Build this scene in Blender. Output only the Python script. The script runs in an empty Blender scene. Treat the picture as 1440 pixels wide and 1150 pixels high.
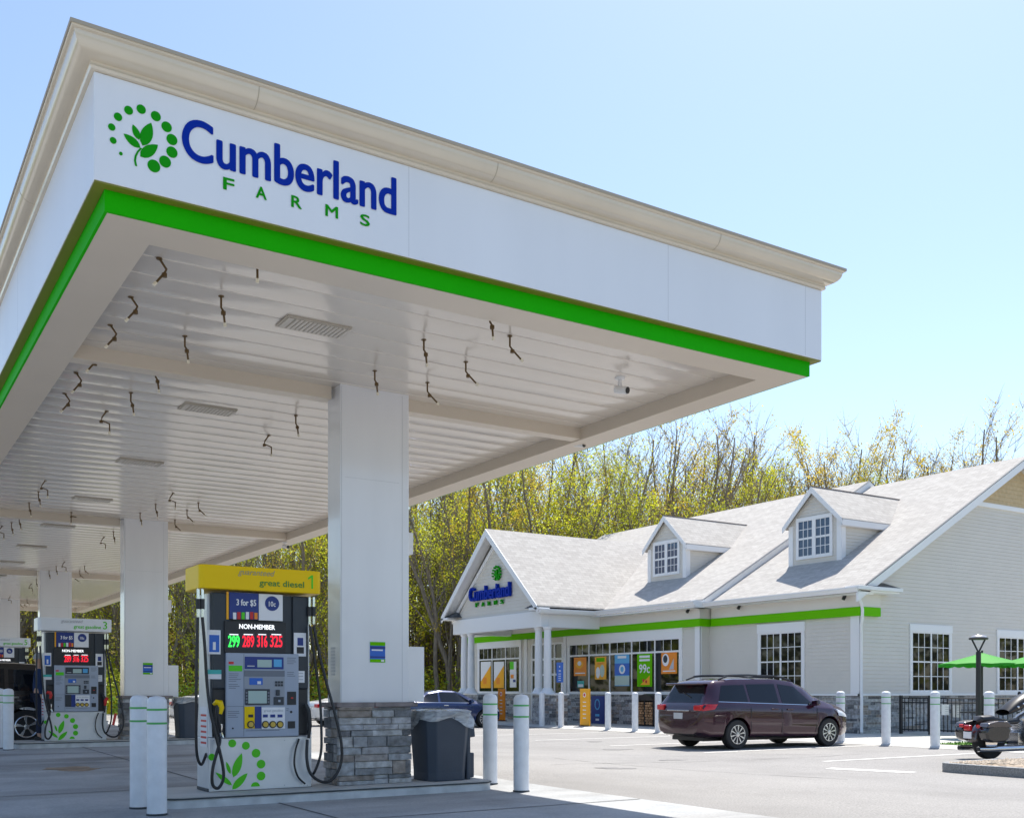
import bpy, bmesh, math, random
from mathutils import Vector, Matrix
R_=random.Random(7)
C=bpy.context.scene.collection
SC=bpy.context.scene
# ---------------------------------------------------------------- camera, sky, sun, exposure
# World X runs along the short side of the fuel canopy, Y along its long side (and the shop front).
CAMH=1.12; YAW=math.atan2(0.538,0.843)
cd=bpy.data.cameras.new('camera'); cam=bpy.data.objects.new('camera',cd); C.objects.link(cam)
cam.location=(0,0,CAMH); cam.rotation_euler=(math.radians(90),0,-YAW)
cd.sensor_width=36; cd.lens=36.625; cd.shift_y=0.2743; cd.shift_x=0.0; cd.clip_start=0.1; cd.clip_end=2000
SC.camera=cam
SUNV=Vector((0.45,0.28,1.0)).normalized()
ELEV=math.asin(SUNV.z); AZ=math.atan2(SUNV.x,SUNV.y)
w=bpy.data.worlds.new('World'); SC.world=w; w.use_nodes=True
nt=w.node_tree; bg=nt.nodes['Background']; sky=nt.nodes.new('ShaderNodeTexSky'); sky.sky_type='NISHITA'
sky.sun_disc=False; sky.sun_elevation=ELEV; sky.sun_rotation=AZ; sky.air_density=1.0; sky.dust_density=0.7; sky.ozone_density=1.2
nt.links.new(sky.outputs[0],bg.inputs[0]); bg.inputs[1].default_value=0.132
sd=bpy.data.lights.new('sun','SUN'); so=bpy.data.objects.new('sun',sd); C.objects.link(so)
sd.energy=4.6; sd.angle=math.radians(0.55); sd.color=(1.0,0.95,0.87)
so.rotation_euler=SUNV.to_track_quat('Z','Y').to_euler(); so.location=(0,0,60)
SC.view_settings.view_transform='Standard'; SC.view_settings.look='None'; SC.view_settings.gamma=1
SC.view_settings.exposure=0.74
SC.render.engine='CYCLES'; SC.render.resolution_x=1024; SC.render.resolution_y=817
SC.cycles.max_bounces=10; SC.cycles.diffuse_bounces=5; SC.cycles.transparent_max_bounces=16
# ---------------------------------------------------------------- survey of the photograph: a pixel's ray cut with a real plane
F_=1465.0
def ray(px,py):
    u=(px-720)/F_; return (0.843*u+0.538,-0.538*u+0.843,(970-py)/F_)
def onA(px,py,A): d=ray(px,py); t=A/d[0]; return (A,d[1]*t,CAMH+d[2]*t)
def onB(px,py,B): d=ray(px,py); t=B/d[1]; return (d[0]*t,B,CAMH+d[2]*t)
def onZ(px,py,z): d=ray(px,py); t=(z-CAMH)/d[2]; return (d[0]*t,d[1]*t,z)
def atT(px,t): d=ray(px,970); return (d[0]*t,d[1]*t)
def sm(a,b,x):
    x=min(1,max(0,(x-a)/(b-a))); return x*x*(3-2*x)
def gz(A,B):
    if B>9.0 and A<11: k=0.008*min(26,max(0,B-10))*(1-sm(7.0,10.5,A))
    else: k=0
    return k-0.12*sm(7.5,13.0,A)
# ---------------------------------------------------------------- materials
MATS={}
def mat(name,col,rough=0.6,metal=0.0,spec=0.5,var=0.0,vs=6.0,bump=0.0,bs=60.0,coat=0.0,emit=0.0,stretch=(1,1,1),island=0.0,trans=0.0):
    if name in MATS: return MATS[name]
    m=bpy.data.materials.new(name); m.use_nodes=True; n=m.node_tree; b=n.nodes['Principled BSDF']; L=n.links
    b.inputs['Base Color'].default_value=(*col,1); b.inputs['Roughness'].default_value=rough; b.inputs['Metallic'].default_value=metal
    b.inputs['Specular IOR Level'].default_value=spec; b.inputs['Coat Weight'].default_value=coat; b.inputs['Coat Roughness'].default_value=0.04
    if emit: b.inputs['Emission Color'].default_value=(*col,1); b.inputs['Emission Strength'].default_value=emit
    tc=n.nodes.new('ShaderNodeTexCoord'); mp=n.nodes.new('ShaderNodeMapping'); mp.inputs['Scale'].default_value=stretch; L.new(tc.outputs['Object'],mp.inputs[0])
    src=None
    if var:
        no=n.nodes.new('ShaderNodeTexNoise'); no.inputs['Scale'].default_value=vs; no.inputs['Detail'].default_value=6; L.new(mp.outputs[0],no.inputs[0])
        mr=n.nodes.new('ShaderNodeMapRange'); mr.inputs[1].default_value=0.3; mr.inputs[2].default_value=0.7; mr.inputs[3].default_value=1-var; mr.inputs[4].default_value=1+var
        L.new(no.outputs[0],mr.inputs[0]); src=mr.outputs[0]
    if island:
        g=n.nodes.new('ShaderNodeNewGeometry'); mr=n.nodes.new('ShaderNodeMapRange'); mr.inputs[3].default_value=1-island; mr.inputs[4].default_value=1+island
        L.new(g.outputs['Random Per Island'],mr.inputs[0])
        if src: mm=n.nodes.new('ShaderNodeMath'); mm.operation='MULTIPLY'; L.new(src,mm.inputs[0]); L.new(mr.outputs[0],mm.inputs[1]); src=mm.outputs[0]
        else: src=mr.outputs[0]
    if src:
        vm=n.nodes.new('ShaderNodeVectorMath'); vm.operation='SCALE'; vm.inputs[0].default_value=col; L.new(src,vm.inputs['Scale']); L.new(vm.outputs[0],b.inputs['Base Color'])
    if bump:
        no=n.nodes.new('ShaderNodeTexNoise'); no.inputs['Scale'].default_value=bs; no.inputs['Detail'].default_value=4; L.new(mp.outputs[0],no.inputs[0])
        bp=n.nodes.new('ShaderNodeBump'); bp.inputs['Strength'].default_value=bump; bp.inputs['Distance'].default_value=0.01; L.new(no.outputs[0],bp.inputs['Height']); L.new(bp.outputs[0],b.inputs['Normal'])
    if trans:
        t=n.nodes.new('ShaderNodeBsdfTranslucent'); mx=n.nodes.new('ShaderNodeMixShader'); mx.inputs[0].default_value=trans
        if src: L.new(vm.outputs[0],t.inputs[0])
        else: t.inputs[0].default_value=(*col,1)
        L.new(b.outputs[0],mx.inputs[1]); L.new(t.outputs[0],mx.inputs[2]); L.new(mx.outputs[0],n.nodes['Material Output'].inputs[0])
    MATS[name]=m; return m
def ramp(n,src,stops):
    r=n.nodes.new('ShaderNodeValToRGB'); e=r.color_ramp.elements
    while len(e)<len(stops): e.new(0.5)
    for k,(p,c) in enumerate(stops): e[k].position=p; e[k].color=(*c,1)
    n.links.new(src,r.inputs[0]); return r.outputs[0]
def asphalt_mat():
    m=mat('asphalt',(0.17,0.165,0.16),0.85,bump=0.5,bs=90); n=m.node_tree; b=n.nodes['Principled BSDF']
    tc=n.nodes.new('ShaderNodeTexCoord')
    a=n.nodes.new('ShaderNodeTexNoise'); a.inputs['Scale'].default_value=0.35; a.inputs['Detail'].default_value=8; a.inputs['Roughness'].default_value=0.6
    f=n.nodes.new('ShaderNodeTexNoise'); f.inputs['Scale'].default_value=55; f.inputs['Detail'].default_value=3
    n.links.new(tc.outputs['Object'],a.inputs[0]); n.links.new(tc.outputs['Object'],f.inputs[0])
    c1=ramp(n,a.outputs[0],[(0.3,(0.205,0.197,0.188)),(0.5,(0.255,0.246,0.236)),(0.7,(0.285,0.274,0.262))]); c2=ramp(n,f.outputs[0],[(0.3,(0.7,0.7,0.7)),(0.7,(1.25,1.25,1.25))])
    mx=n.nodes.new('ShaderNodeMix'); mx.data_type='RGBA'; mx.blend_type='MULTIPLY'; mx.inputs[0].default_value=1
    n.links.new(c1,mx.inputs[6]); n.links.new(c2,mx.inputs[7]); n.links.new(mx.outputs[2],b.inputs['Base Color']); return m
def concrete_mat():
    m=mat('concrete_slab',(0.42,0.41,0.39),0.8,bump=0.25,bs=140); n=m.node_tree; b=n.nodes['Principled BSDF']
    tc=n.nodes.new('ShaderNodeTexCoord')
    a=n.nodes.new('ShaderNodeTexNoise'); a.inputs['Scale'].default_value=0.8; a.inputs['Detail'].default_value=9; a.inputs['Roughness'].default_value=0.65; a.inputs['Distortion'].default_value=0.6
    n.links.new(tc.outputs['Object'],a.inputs[0])
    c=ramp(n,a.outputs[0],[(0.28,(0.27,0.28,0.285)),(0.5,(0.38,0.39,0.395)),(0.72,(0.48,0.485,0.48))])
    # darker tyre-worn and oil-stained lanes, with blots of their own shape
    v=n.nodes.new('ShaderNodeTexNoise'); v.inputs['Scale'].default_value=0.55; v.inputs['Detail'].default_value=5
    mp=n.nodes.new('ShaderNodeMapping'); mp.inputs['Scale'].default_value=(0.25,1.3,1); n.links.new(tc.outputs['Object'],mp.inputs[0]); n.links.new(mp.outputs[0],v.inputs[0])
    s=ramp(n,v.outputs[0],[(0.38,(0.62,0.6,0.58)),(0.56,(1,1,1))])
    f=n.nodes.new('ShaderNodeTexNoise'); f.inputs['Scale'].default_value=40; f.inputs['Detail'].default_value=4; n.links.new(tc.outputs['Object'],f.inputs[0])
    s2=ramp(n,f.outputs[0],[(0.3,(0.86,0.86,0.86)),(0.7,(1.1,1.1,1.1))])
    x=c
    for q in (s,s2):
        mx=n.nodes.new('ShaderNodeMix'); mx.data_type='RGBA'; mx.blend_type='MULTIPLY'; mx.inputs[0].default_value=1
        n.links.new(x,mx.inputs[6]); n.links.new(q,mx.inputs[7]); x=mx.outputs[2]
    n.links.new(x,b.inputs['Base Color']); return m
def stone_mat():
    m=mat('ledge_stone',(0.3,0.29,0.28),0.85,bump=0.7,bs=45); n=m.node_tree; b=n.nodes['Principled BSDF']
    g=n.nodes.new('ShaderNodeNewGeometry'); tc=n.nodes.new('ShaderNodeTexCoord')
    c=ramp(n,g.outputs['Random Per Island'],[(0.0,(0.11,0.115,0.125)),(0.15,(0.24,0.245,0.25)),(0.35,(0.40,0.41,0.42)),(0.55,(0.50,0.50,0.49)),(0.7,(0.30,0.25,0.21)),(0.84,(0.43,0.44,0.46)),(1.0,(0.20,0.195,0.20))])
    a=n.nodes.new('ShaderNodeTexNoise'); a.inputs['Scale'].default_value=14; a.inputs['Detail'].default_value=7; n.links.new(tc.outputs['Object'],a.inputs[0])
    s=ramp(n,a.outputs[0],[(0.3,(0.6,0.58,0.56)),(0.7,(1.3,1.3,1.3))])
    mx=n.nodes.new('ShaderNodeMix'); mx.data_type='RGBA'; mx.blend_type='MULTIPLY'; mx.inputs[0].default_value=1
    n.links.new(c,mx.inputs[6]); n.links.new(s,mx.inputs[7]); n.links.new(mx.outputs[2],b.inputs['Base Color']); return m
def shingle_mat(name,ax):
    m=mat(name,(0.45,0.43,0.40),0.95,bump=0.4,bs=120); n=m.node_tree; b=n.nodes['Principled BSDF']; L=n.links
    tc=n.nodes.new('ShaderNodeTexCoord'); sp=n.nodes.new('ShaderNodeSeparateXYZ'); L.new(tc.outputs['Object'],sp.inputs[0])
    cb=n.nodes.new('ShaderNodeCombineXYZ'); L.new(sp.outputs[ax],cb.inputs[0])
    mu=n.nodes.new('ShaderNodeMath'); mu.operation='MULTIPLY'; mu.inputs[1].default_value=(2.0 if ax==1 else 1.5); L.new(sp.outputs[2],mu.inputs[0]); L.new(mu.outputs[0],cb.inputs[1])
    br=n.nodes.new('ShaderNodeTexBrick'); br.inputs['Scale'].default_value=1.0; br.inputs['Brick Width'].default_value=0.3; br.inputs['Row Height'].default_value=0.14
    br.inputs['Mortar Size'].default_value=0.007; br.inputs['Color1'].default_value=(0.48,0.46,0.43,1); br.inputs['Color2'].default_value=(0.40,0.38,0.355,1); br.inputs['Mortar'].default_value=(0.33,0.31,0.29,1)
    L.new(cb.outputs[0],br.inputs[0])
    a=n.nodes.new('ShaderNodeTexNoise'); a.inputs['Scale'].default_value=7; a.inputs['Detail'].default_value=6; L.new(tc.outputs['Object'],a.inputs[0])
    s=ramp(n,a.outputs[0],[(0.3,(0.93,0.92,0.91)),(0.7,(1.06,1.06,1.06))])
    mx=n.nodes.new('ShaderNodeMix'); mx.data_type='RGBA'; mx.blend_type='MULTIPLY'; mx.inputs[0].default_value=1
    L.new(br.outputs[0],mx.inputs[6]); L.new(s,mx.inputs[7]); L.new(mx.outputs[2],b.inputs['Base Color']); return m
M=dict(
 asphalt=asphalt_mat(), concrete=concrete_mat(), stone=stone_mat(), shingle=shingle_mat('roof_shingle',1), shingle2=shingle_mat('roof_shingle_cross',0),
 walk=mat('walk_concrete',(0.5,0.49,0.46),0.85,var=0.12,vs=3,bump=0.2), joint=mat('slab_joint',(0.09,0.09,0.09),0.9),
 kerb=mat('kerb_concrete',(0.60,0.61,0.61),0.7,var=0.18,vs=5,bump=0.3), granite=mat('granite_kerb',(0.24,0.245,0.25),0.8,var=0.3,vs=40,bump=0.4),
 soil=mat('woodland_soil',(0.11,0.09,0.05),0.95,var=0.3,vs=2), paintw=mat('road_paint',(0.72,0.71,0.68),0.8,var=0.1,vs=20),
 steel=mat('kerb_steel_edge',(0.06,0.07,0.08),0.5,metal=0.6), 
 acm=mat('white_panel',(0.79,0.81,0.84),0.28,spec=0.5,var=0.03,vs=1.2,stretch=(1,1,.15)), cream=mat('cornice_cream',(0.66,0.58,0.46),0.14,var=0.03,vs=3,coat=0.6), lip=mat('cornice_drip',(0.42,0.36,0.27),0.5),
 green=mat('band_green',(0.012,0.44,0.0),0.55,spec=0.08,var=0.03,vs=2), ceil=mat('ceiling_sheet',(0.66,0.60,0.53),0.2,spec=0.9,var=0.02,vs=2,coat=0.3), soff=mat('soffit_sheet',(0.66,0.58,0.48),0.35,var=0.02,vs=2),
 colw=mat('column_panel',(0.78,0.79,0.82),0.16,coat=0.5,var=0.03,vs=3,stretch=(1,1,.2)), logogreen=mat('logo_green',(0.004,0.30,0.0),0.5,spec=0.15), logoblue=mat('logo_blue',(0.0,0.025,0.33),0.5,spec=0.12),
 seam=mat('panel_seam',(0.5,0.52,0.55),0.6), brown=mat('pipe_bronze',(0.13,0.08,0.03),0.45,metal=0.3), tip=mat('nozzle_tip',(0.8,0.74,0.6),0.5),
 lens=mat('light_lens',(0.62,0.57,0.50),0.3,bump=0.6,bs=80), frame=mat('light_frame',(0.45,0.40,0.33),0.4), black=mat('black_plastic',(0.02,0.021,0.024),0.45), rubber=mat('hose_rubber',(0.018,0.018,0.02),0.4),
 white=mat('white_paint',(0.80,0.80,0.80),0.4,var=0.02,vs=4), boll=mat('bollard_sleeve',(0.76,0.78,0.81),0.38,var=0.07,vs=9), bollg=mat('bollard_stripe',(0.08,0.42,0.10),0.4),
 yellow=mat('topper_yellow',(0.90,0.60,0.0),0.4,spec=0.25), charcoal=mat('pump_charcoal',(0.028,0.037,0.05),0.38,var=0.08,vs=5), pgrey=mat('pump_grey',(0.36,0.41,0.50),0.36,var=0.03,vs=4), pdark=mat('pump_recess',(0.16,0.18,0.22),0.4),
 psteel=mat('pump_steel',(0.74,0.75,0.76),0.34,metal=0.35,var=0.08,vs=3), navy=mat('navy_print',(0.012,0.035,0.22),0.4), blue=mat('blue_print',(0.02,0.13,0.55),0.4), teal=mat('teal_print',(0.05,0.45,0.42),0.4), red=mat('red_print',(0.6,0.02,0.02),0.4),
 lime=mat('lime_print',(0.08,0.60,0.0),0.4), lcd=mat('lcd_glass',(0.42,0.55,0.52),0.12), printw=mat('white_print',(0.82,0.82,0.84),0.45), ledred=mat('led_red',(0.95,0.015,0.04),0.4,emit=0.55), ledgreen=mat('led_green',(0.05,1.0,0.12),0.4,emit=0.6), ledw=mat('led_white',(1,1,1),0.4,emit=0.5),
 orange=mat('orange_print',(0.85,0.26,0.015),0.4), amber=mat('amber_print',(0.92,0.42,0.01),0.4), sky=mat('skyblue_print',(0.10,0.42,0.75),0.4), gold=mat('grade_button',(0.62,0.42,0.06),0.35), chrome=mat('chrome',(0.7,0.71,0.72),0.12,metal=1.0),
 bin=mat('bin_grey',(0.045,0.06,0.085),0.5,var=0.06,vs=5,bump=0.1), binlid=mat('bin_dark',(0.05,0.06,0.075),0.5),
 siding=mat('siding_grey',(0.66,0.625,0.565),0.6,var=0.02,vs=2), shake=mat('shake_tan',(0.55,0.42,0.24),0.7,var=0.1,vs=8), trim=mat('trim_white',(0.80,0.80,0.80),0.45), frieze=mat('frieze_cream',(0.68,0.65,0.60),0.5),
 sgreen=mat('shop_green',(0.13,0.50,0.0),0.55,spec=0.1), flash=mat('lead_flashing',(0.06,0.075,0.09),0.5), glass=mat('window_glass',(0.008,0.009,0.010),0.03,spec=0.5), bikegrey=mat('bike_grey',(0.10,0.085,0.085),0.2,metal=0.5,coat=0.8), dglass=mat('dormer_glass_painted_sky',(0.02,0.05,0.11),0.04,spec=0.8), shutter=mat('window_interior',(0.03,0.03,0.035),0.5),
 tyre=mat('tyre_rubber',(0.016,0.016,0.017),0.7), rim=mat('alloy_rim',(0.62,0.63,0.65),0.25,metal=0.9), plum=mat('plum_paint',(0.034,0.002,0.015),0.22,metal=0.3,coat=1.0), navyp=mat('navy_car_paint',(0.008,0.025,0.11),0.25,metal=0.3,coat=1.0), blackp=mat('black_car_paint',(0.006,0.006,0.007),0.25,coat=1.0), whitep=mat('white_car_paint',(0.75,0.75,0.75),0.3,coat=0.8),
 cglass=mat('car_glass',(0.006,0.008,0.012),0.03,spec=0.5), tail=mat('tail_light',(0.55,0.008,0.012),0.15,coat=0.6), head=mat('head_light',(0.7,0.72,0.75),0.1), iron=mat('wrought_black',(0.02,0.02,0.022),0.5), umb=mat('umbrella_green',(0.015,0.30,0.005),0.7,trans=0.2), wood=mat('firewood',(0.38,0.22,0.11),0.8,island=0.35,var=0.2,vs=20),
 gravel=mat('gravel',(0.55,0.46,0.36),0.9,island=0.35), grass=mat('grass',(0.10,0.22,0.02),0.8,var=0.25,vs=10), seat=mat('seat_leather',(0.02,0.02,0.022),0.35), engine=mat('engine_alloy',(0.55,0.56,0.58),0.22,metal=0.9), silver=mat('silver_paint',(0.55,0.53,0.51),0.25,metal=0.6,coat=0.6),
 bark=mat('bark_grey',(0.22,0.18,0.135),0.9,var=0.35,vs=4,stretch=(4,4,0.7),island=0.1),
 leafy=mat('leaf_yellow_green',(0.54,0.57,0.035),0.6,island=0.4,trans=0.55), leafo=mat('leaf_olive_bud',(0.60,0.46,0.05),0.6,island=0.4,trans=0.5), leafg=mat('leaf_fresh_green',(0.30,0.48,0.05),0.6,island=0.35,trans=0.55), twig=mat('twig',(0.24,0.19,0.14),0.9),
 skin=mat('skin',(0.55,0.32,0.22),0.5), hair=mat('grey_hair',(0.35,0.34,0.33),0.8), jacket=mat('navy_cloth',(0.012,0.03,0.09),0.85), jeans=mat('dark_denim',(0.012,0.02,0.05),0.85))
def bag_mat():
    m=bpy.data.materials.new('clear_bag'); m.use_nodes=True; n=m.node_tree; b=n.nodes['Principled BSDF']; b.inputs['Base Color'].default_value=(0.75,0.78,0.8,1); b.inputs['Roughness'].default_value=0.15
    t=n.nodes.new('ShaderNodeBsdfTransparent'); mx=n.nodes.new('ShaderNodeMixShader'); no=n.nodes.new('ShaderNodeTexNoise'); no.inputs['Scale'].default_value=5; no.inputs['Distortion'].default_value=0.8
    r=n.nodes.new('ShaderNodeMapRange'); r.inputs[1].default_value=0.35; r.inputs[2].default_value=0.65; r.inputs[3].default_value=0.35; r.inputs[4].default_value=0.62
    n.links.new(no.outputs[0],r.inputs[0]); n.links.new(r.outputs[0],mx.inputs[0]); n.links.new(t.outputs[0],mx.inputs[1]); n.links.new(b.outputs[0],mx.inputs[2]); n.links.new(mx.outputs[0],n.nodes['Material Output'].inputs[0]); return m
M['bag']=bag_mat()
# ---------------------------------------------------------------- mesh builder
OFF={}
class MB:
    def __init__(s): s.v=[]; s.f=[]
    def add(s,vs,fs):
        o=len(s.v); s.v+=[tuple(p) for p in vs]; s.f+=[tuple(i+o for i in q) for q in fs]; return s
    def box(s,x0,x1,y0,y1,z0,z1):
        if x0>x1:x0,x1=x1,x0
        if y0>y1:y0,y1=y1,y0
        if z0>z1:z0,z1=z1,z0
        return s.add([(x0,y0,z0),(x1,y0,z0),(x1,y1,z0),(x0,y1,z0),(x0,y0,z1),(x1,y0,z1),(x1,y1,z1),(x0,y1,z1)],[(0,3,2,1),(4,5,6,7),(0,1,5,4),(1,2,6,5),(2,3,7,6),(3,0,4,7)])
    def prism(s,poly,axis,d0,d1):
        n=len(poly)
        def P(p,d):
            return (d,p[0],p[1]) if axis=='x' else (p[0],d,p[1]) if axis=='y' else (p[0],p[1],d)
        vs=[P(p,d0) for p in poly]+[P(p,d1) for p in poly]
        fs=[tuple(range(n))[::-1],tuple(range(n,2*n))]+[(i,(i+1)%n,n+(i+1)%n,n+i) for i in range(n)]
        return s.add(vs,fs)
    def tube(s,path,r,n=8,cap=True):
        path=[Vector(p) for p in path]; rs=r if isinstance(r,(list,tuple)) else [r]*len(path); vs=[]; fs=[]; prev=None
        for i,p in enumerate(path):
            d=(path[min(i+1,len(path)-1)]-path[max(i-1,0)])
            d=d.normalized() if d.length>1e-9 else Vector((0,0,1))
            if prev is None:
                a=Vector((0,0,1)) if abs(d.z)<0.9 else Vector((1,0,0)); u=d.cross(a).normalized()
            else:
                u=prev-d*prev.dot(d); u=u.normalized() if u.length>1e-6 else d.orthogonal().normalized()
            prev=u; v=d.cross(u)
            for k in range(n):
                a=2*math.pi*k/n; vs.append(p+(u*math.cos(a)+v*math.sin(a))*rs[i])
        for i in range(len(path)-1):
            for k in range(n): fs.append((i*n+k,i*n+(k+1)%n,(i+1)*n+(k+1)%n,(i+1)*n+k))
        if cap: fs.append(tuple(range(n))[::-1]); fs.append(tuple(range((len(path)-1)*n,len(path)*n)))
        return s.add(vs,fs)
    def lathe(s,prof,c,n=20,axis='z'):
        vs=[];fs=[]
        for r,h in prof:
            for k in range(n):
                a=2*math.pi*k/n; x,y=r*math.cos(a),r*math.sin(a)
                vs.append((c[0]+x,c[1]+y,c[2]+h) if axis=='z' else (c[0]+x,c[1]+h,c[2]+y) if axis=='y' else (c[0]+h,c[1]+x,c[2]+y))
        m=len(prof)
        for i in range(m-1):
            for k in range(n): fs.append((i*n+k,i*n+(k+1)%n,(i+1)*n+(k+1)%n,(i+1)*n+k))
        fs.append(tuple(range(n))[::-1]); fs.append(tuple(range((m-1)*n,m*n)))
        return s.add(vs,fs)
    def grid(s,fn,nu,nv):
        vs=[fn(i/nu,j/nv) for j in range(nv+1) for i in range(nu+1)]
        fs=[(j*(nu+1)+i,j*(nu+1)+i+1,(j+1)*(nu+1)+i+1,(j+1)*(nu+1)+i) for j in range(nv) for i in range(nu)]
        return s.add(vs,fs)
    def build(s,name,m,parent=None,smooth=False,bevel=0,org=None,angle=40,solid=0,nofix=False):
        off=OFF.get(parent.name,(0,0,0)) if parent else (org or (0,0,0))
        me=bpy.data.meshes.new(name); me.from_pydata([(x-off[0],y-off[1],z-off[2]) for x,y,z in s.v],[],s.f)
        if not nofix:
            bm=bmesh.new(); bm.from_mesh(me); bmesh.ops.recalc_face_normals(bm,faces=bm.faces); bm.to_mesh(me); bm.free()
        me.materials.append(m); o=bpy.data.objects.new(name,me); C.objects.link(o)
        if parent: o.parent=parent; OFF[o.name]=off
        elif org: o.location=org
        if smooth:
            for p in me.polygons: p.use_smooth=True
            try: me.set_sharp_from_angle(angle=math.radians(angle))
            except Exception: pass
        if solid:
            q=o.modifiers.new('s','SOLIDIFY'); q.thickness=solid
        if bevel:
            q=o.modifiers.new('b','BEVEL'); q.width=bevel; q.segments=2; q.limit_method='ANGLE'
        return o
def tag(o,label,cat,group=None,kind=None):
    if label: o['label']=label
    if cat: o['category']=cat
    if group: o['group']=group
    if kind: o['kind']=kind
    return o
def thing(name,label,cat,loc=(0,0,0),group=None):
    o=bpy.data.objects.new(name,None); C.objects.link(o); o.location=loc; o.empty_display_size=0.2; OFF[o.name]=tuple(loc)
    return tag(o,label,cat,group)
def lab(o,l): o['label']=l; return o
def struct(mb,name,m,**k): return tag(mb.build(name,m,**k),None,None,kind='structure')
def copy_tree(o,parent=None):
    c=o.copy(); C.objects.link(c); c.parent=parent
    for ch in [x for x in bpy.data.objects if x.parent==o and x!=c]:
        copy_tree(ch,c)
    return c
# box in front of a wall plane. face 'A': wall x=P0 looking to -X, u=Y.  face 'B': wall y=P0 looking to -Y, u=X.  d = distance out of the wall
def fb(mb,face,P0,u0,u1,z0,z1,d0,d1):
    if face=='A': mb.box(P0-d1,P0-d0,u0,u1,z0,z1)
    else: mb.box(u0,u1,P0-d1,P0-d0,z0,z1)
    return mb
def fpoly(mb,face,P0,pts,d0,d1):
    return mb.prism(pts,'x' if face=='A' else 'y',P0-d1,P0-d0)
def text(s,face,P0,u0,u1,z0,z1,d0,d1,bold=0.0,shear=0.0):
    """lettering fitted to a box on a wall plane; returns an MB"""
    cu=bpy.data.curves.new('t','FONT'); cu.body=s; cu.size=1; cu.shear=shear; cu.resolution_u=(8 if z1-z0>.2 else 3)
    ob=bpy.data.objects.new('t',cu); C.objects.link(ob); bpy.context.view_layer.update()
    me=bpy.data.meshes.new_from_object(ob.evaluated_get(bpy.context.evaluated_depsgraph_get())); bpy.data.objects.remove(ob); bpy.data.curves.remove(cu)
    xs=[v.co.x for v in me.vertices]; ys=[v.co.y for v in me.vertices]
    if not xs: return MB()
    a,b,c,d=min(xs),max(xs),min(ys),max(ys); mb=MB()
    def P(x,y,dd):
        t=(x-a)/(b-a); z=z0+(y-c)/(d-c)*(z1-z0)
        if face=='A': return (P0-dd,u1+(u0-u1)*t,z)
        return (u0+(u1-u0)*t,P0-dd,z)
    vs=[P(v.co.x,v.co.y,d1) for v in me.vertices]; n=len(vs); fs=[tuple(p.vertices) for p in me.polygons]
    if d1-d0>0.004:
        vs+=[P(v.co.x,v.co.y,d0) for v in me.vertices]
        cnt={}
        for f in fs:
            for i in range(len(f)):
                e=(f[i],f[(i+1)%len(f)]); k=tuple(sorted(e)); cnt.setdefault(k,[]).append(e)
        fs2=[tuple(i+n for i in f[::-1]) for f in fs]
        for k,e in cnt.items():
            if len(e)==1: i,j=e[0]; fs2.append((i,j,j+n,i+n))
        fs=fs+fs2
    if s=='1':
        um=(u0+u1)/2; h=z1-z0; pts=[(um+.006,z0),(um+.024,z0),(um+.024,z1),(um+.008,z1),(um-.03,z1-h*.2),(um-.03,z1-h*.34),(um+.006,z1-h*.2)]
        return fpoly(MB(),face,P0,pts,d0,d1)
    if s=='1': # keep the slim numeral slim
        um=(u0+u1)/2
        vs=[(um+(x-um)*.45,y,z) for x,y,z in vs] if face=='B' else vs
    mb.add(vs,fs); bpy.data.meshes.remove(me)
    if bold:   # heavier strokes: the glyphs repeated a hair to each side, each a fraction of a millimetre further out
        e=bold*(z1-z0)/max(.2,(d-c))*.9
        k=0
        for du,dz in ((-1,0),(1,0),(0,.8),(0,-.8),(-.7,.6),(.7,.6),(-.7,-.6),(.7,-.6)):
            k+=1; q=.00012*k
            if face=='A': mb.add([(x-q,y+du*e,z+dz*e) for x,y,z in vs],fs)
            else: mb.add([(x+du*e,y-q,z+dz*e) for x,y,z in vs],fs)
    return mb
def disc(mb,face,P0,u,z,r,d0,d1,n=20,ry=None):
    return fpoly(mb,face,P0,[(u+r*math.cos(2*math.pi*k/n),z+(ry or r)*math.sin(2*math.pi*k/n)) for k in range(n)],d0,d1)
def leafshape(mb,face,P0,p0,p1,w,d0,d1,n=8):
    dx,dz=p1[0]-p0[0],p1[1]-p0[1]; l=math.hypot(dx,dz); nx,nz=-dz/l,dx/l; a=[];b=[]
    for k in range(n+1):
        t=k/n; q=w*math.sin(math.pi*t**0.85)**0.8 if 0<t<1 else 0
        a.append((p0[0]+dx*t+nx*q,p0[1]+dz*t+nz*q)); b.append((p0[0]+dx*t-nx*q,p0[1]+dz*t-nz*q))
    return fpoly(mb,face,P0,a+b[1:-1][::-1],d0,d1)
# ---------------------------------------------------------------- ground
def sheet(name,m,x0,x1,y0,y1,lift,step=1.0,skirt=False):
    mb=MB(); nx=max(1,int((x1-x0)/step)); ny=max(1,int((y1-y0)/step))
    mb.grid(lambda u,v:(x0+(x1-x0)*u,y0+(y1-y0)*v,gz(x0+(x1-x0)*u,y0+(y1-y0)*v)+lift),nx,ny)
    return struct(mb,name,m,smooth=True,nofix=True)
sheet('parking_lot',M['asphalt'],-30,60,-25,56,0,1.0)
mb=MB()   # the land all round, to the horizon, a little below the lot
mb.grid(lambda u,v:(-700+1400*u,-700+1400*v,-0.35),2,2); struct(mb,'ground',M['soil'])
sheet('concrete_apron',M['concrete'],-6,6.88,-8,46,0.004,0.8)
mb=MB()
for y in [-2,1.4,4.8,8.3,11.9,15.2,18.5,22.1,25.4,28.7,32,36,40]:
    mb.grid(lambda u,v:(-6+12.85*u,y+0.012*(2*v-1),gz(-6+12.85*u,y)+0.0085),16,1)
for x in [-2.6,0.4,3.6]:
    mb.grid(lambda u,v:(x+0.010*(2*u-1),-8+54*v,gz(x,-8+54*v)+0.0085),1,60)
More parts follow.
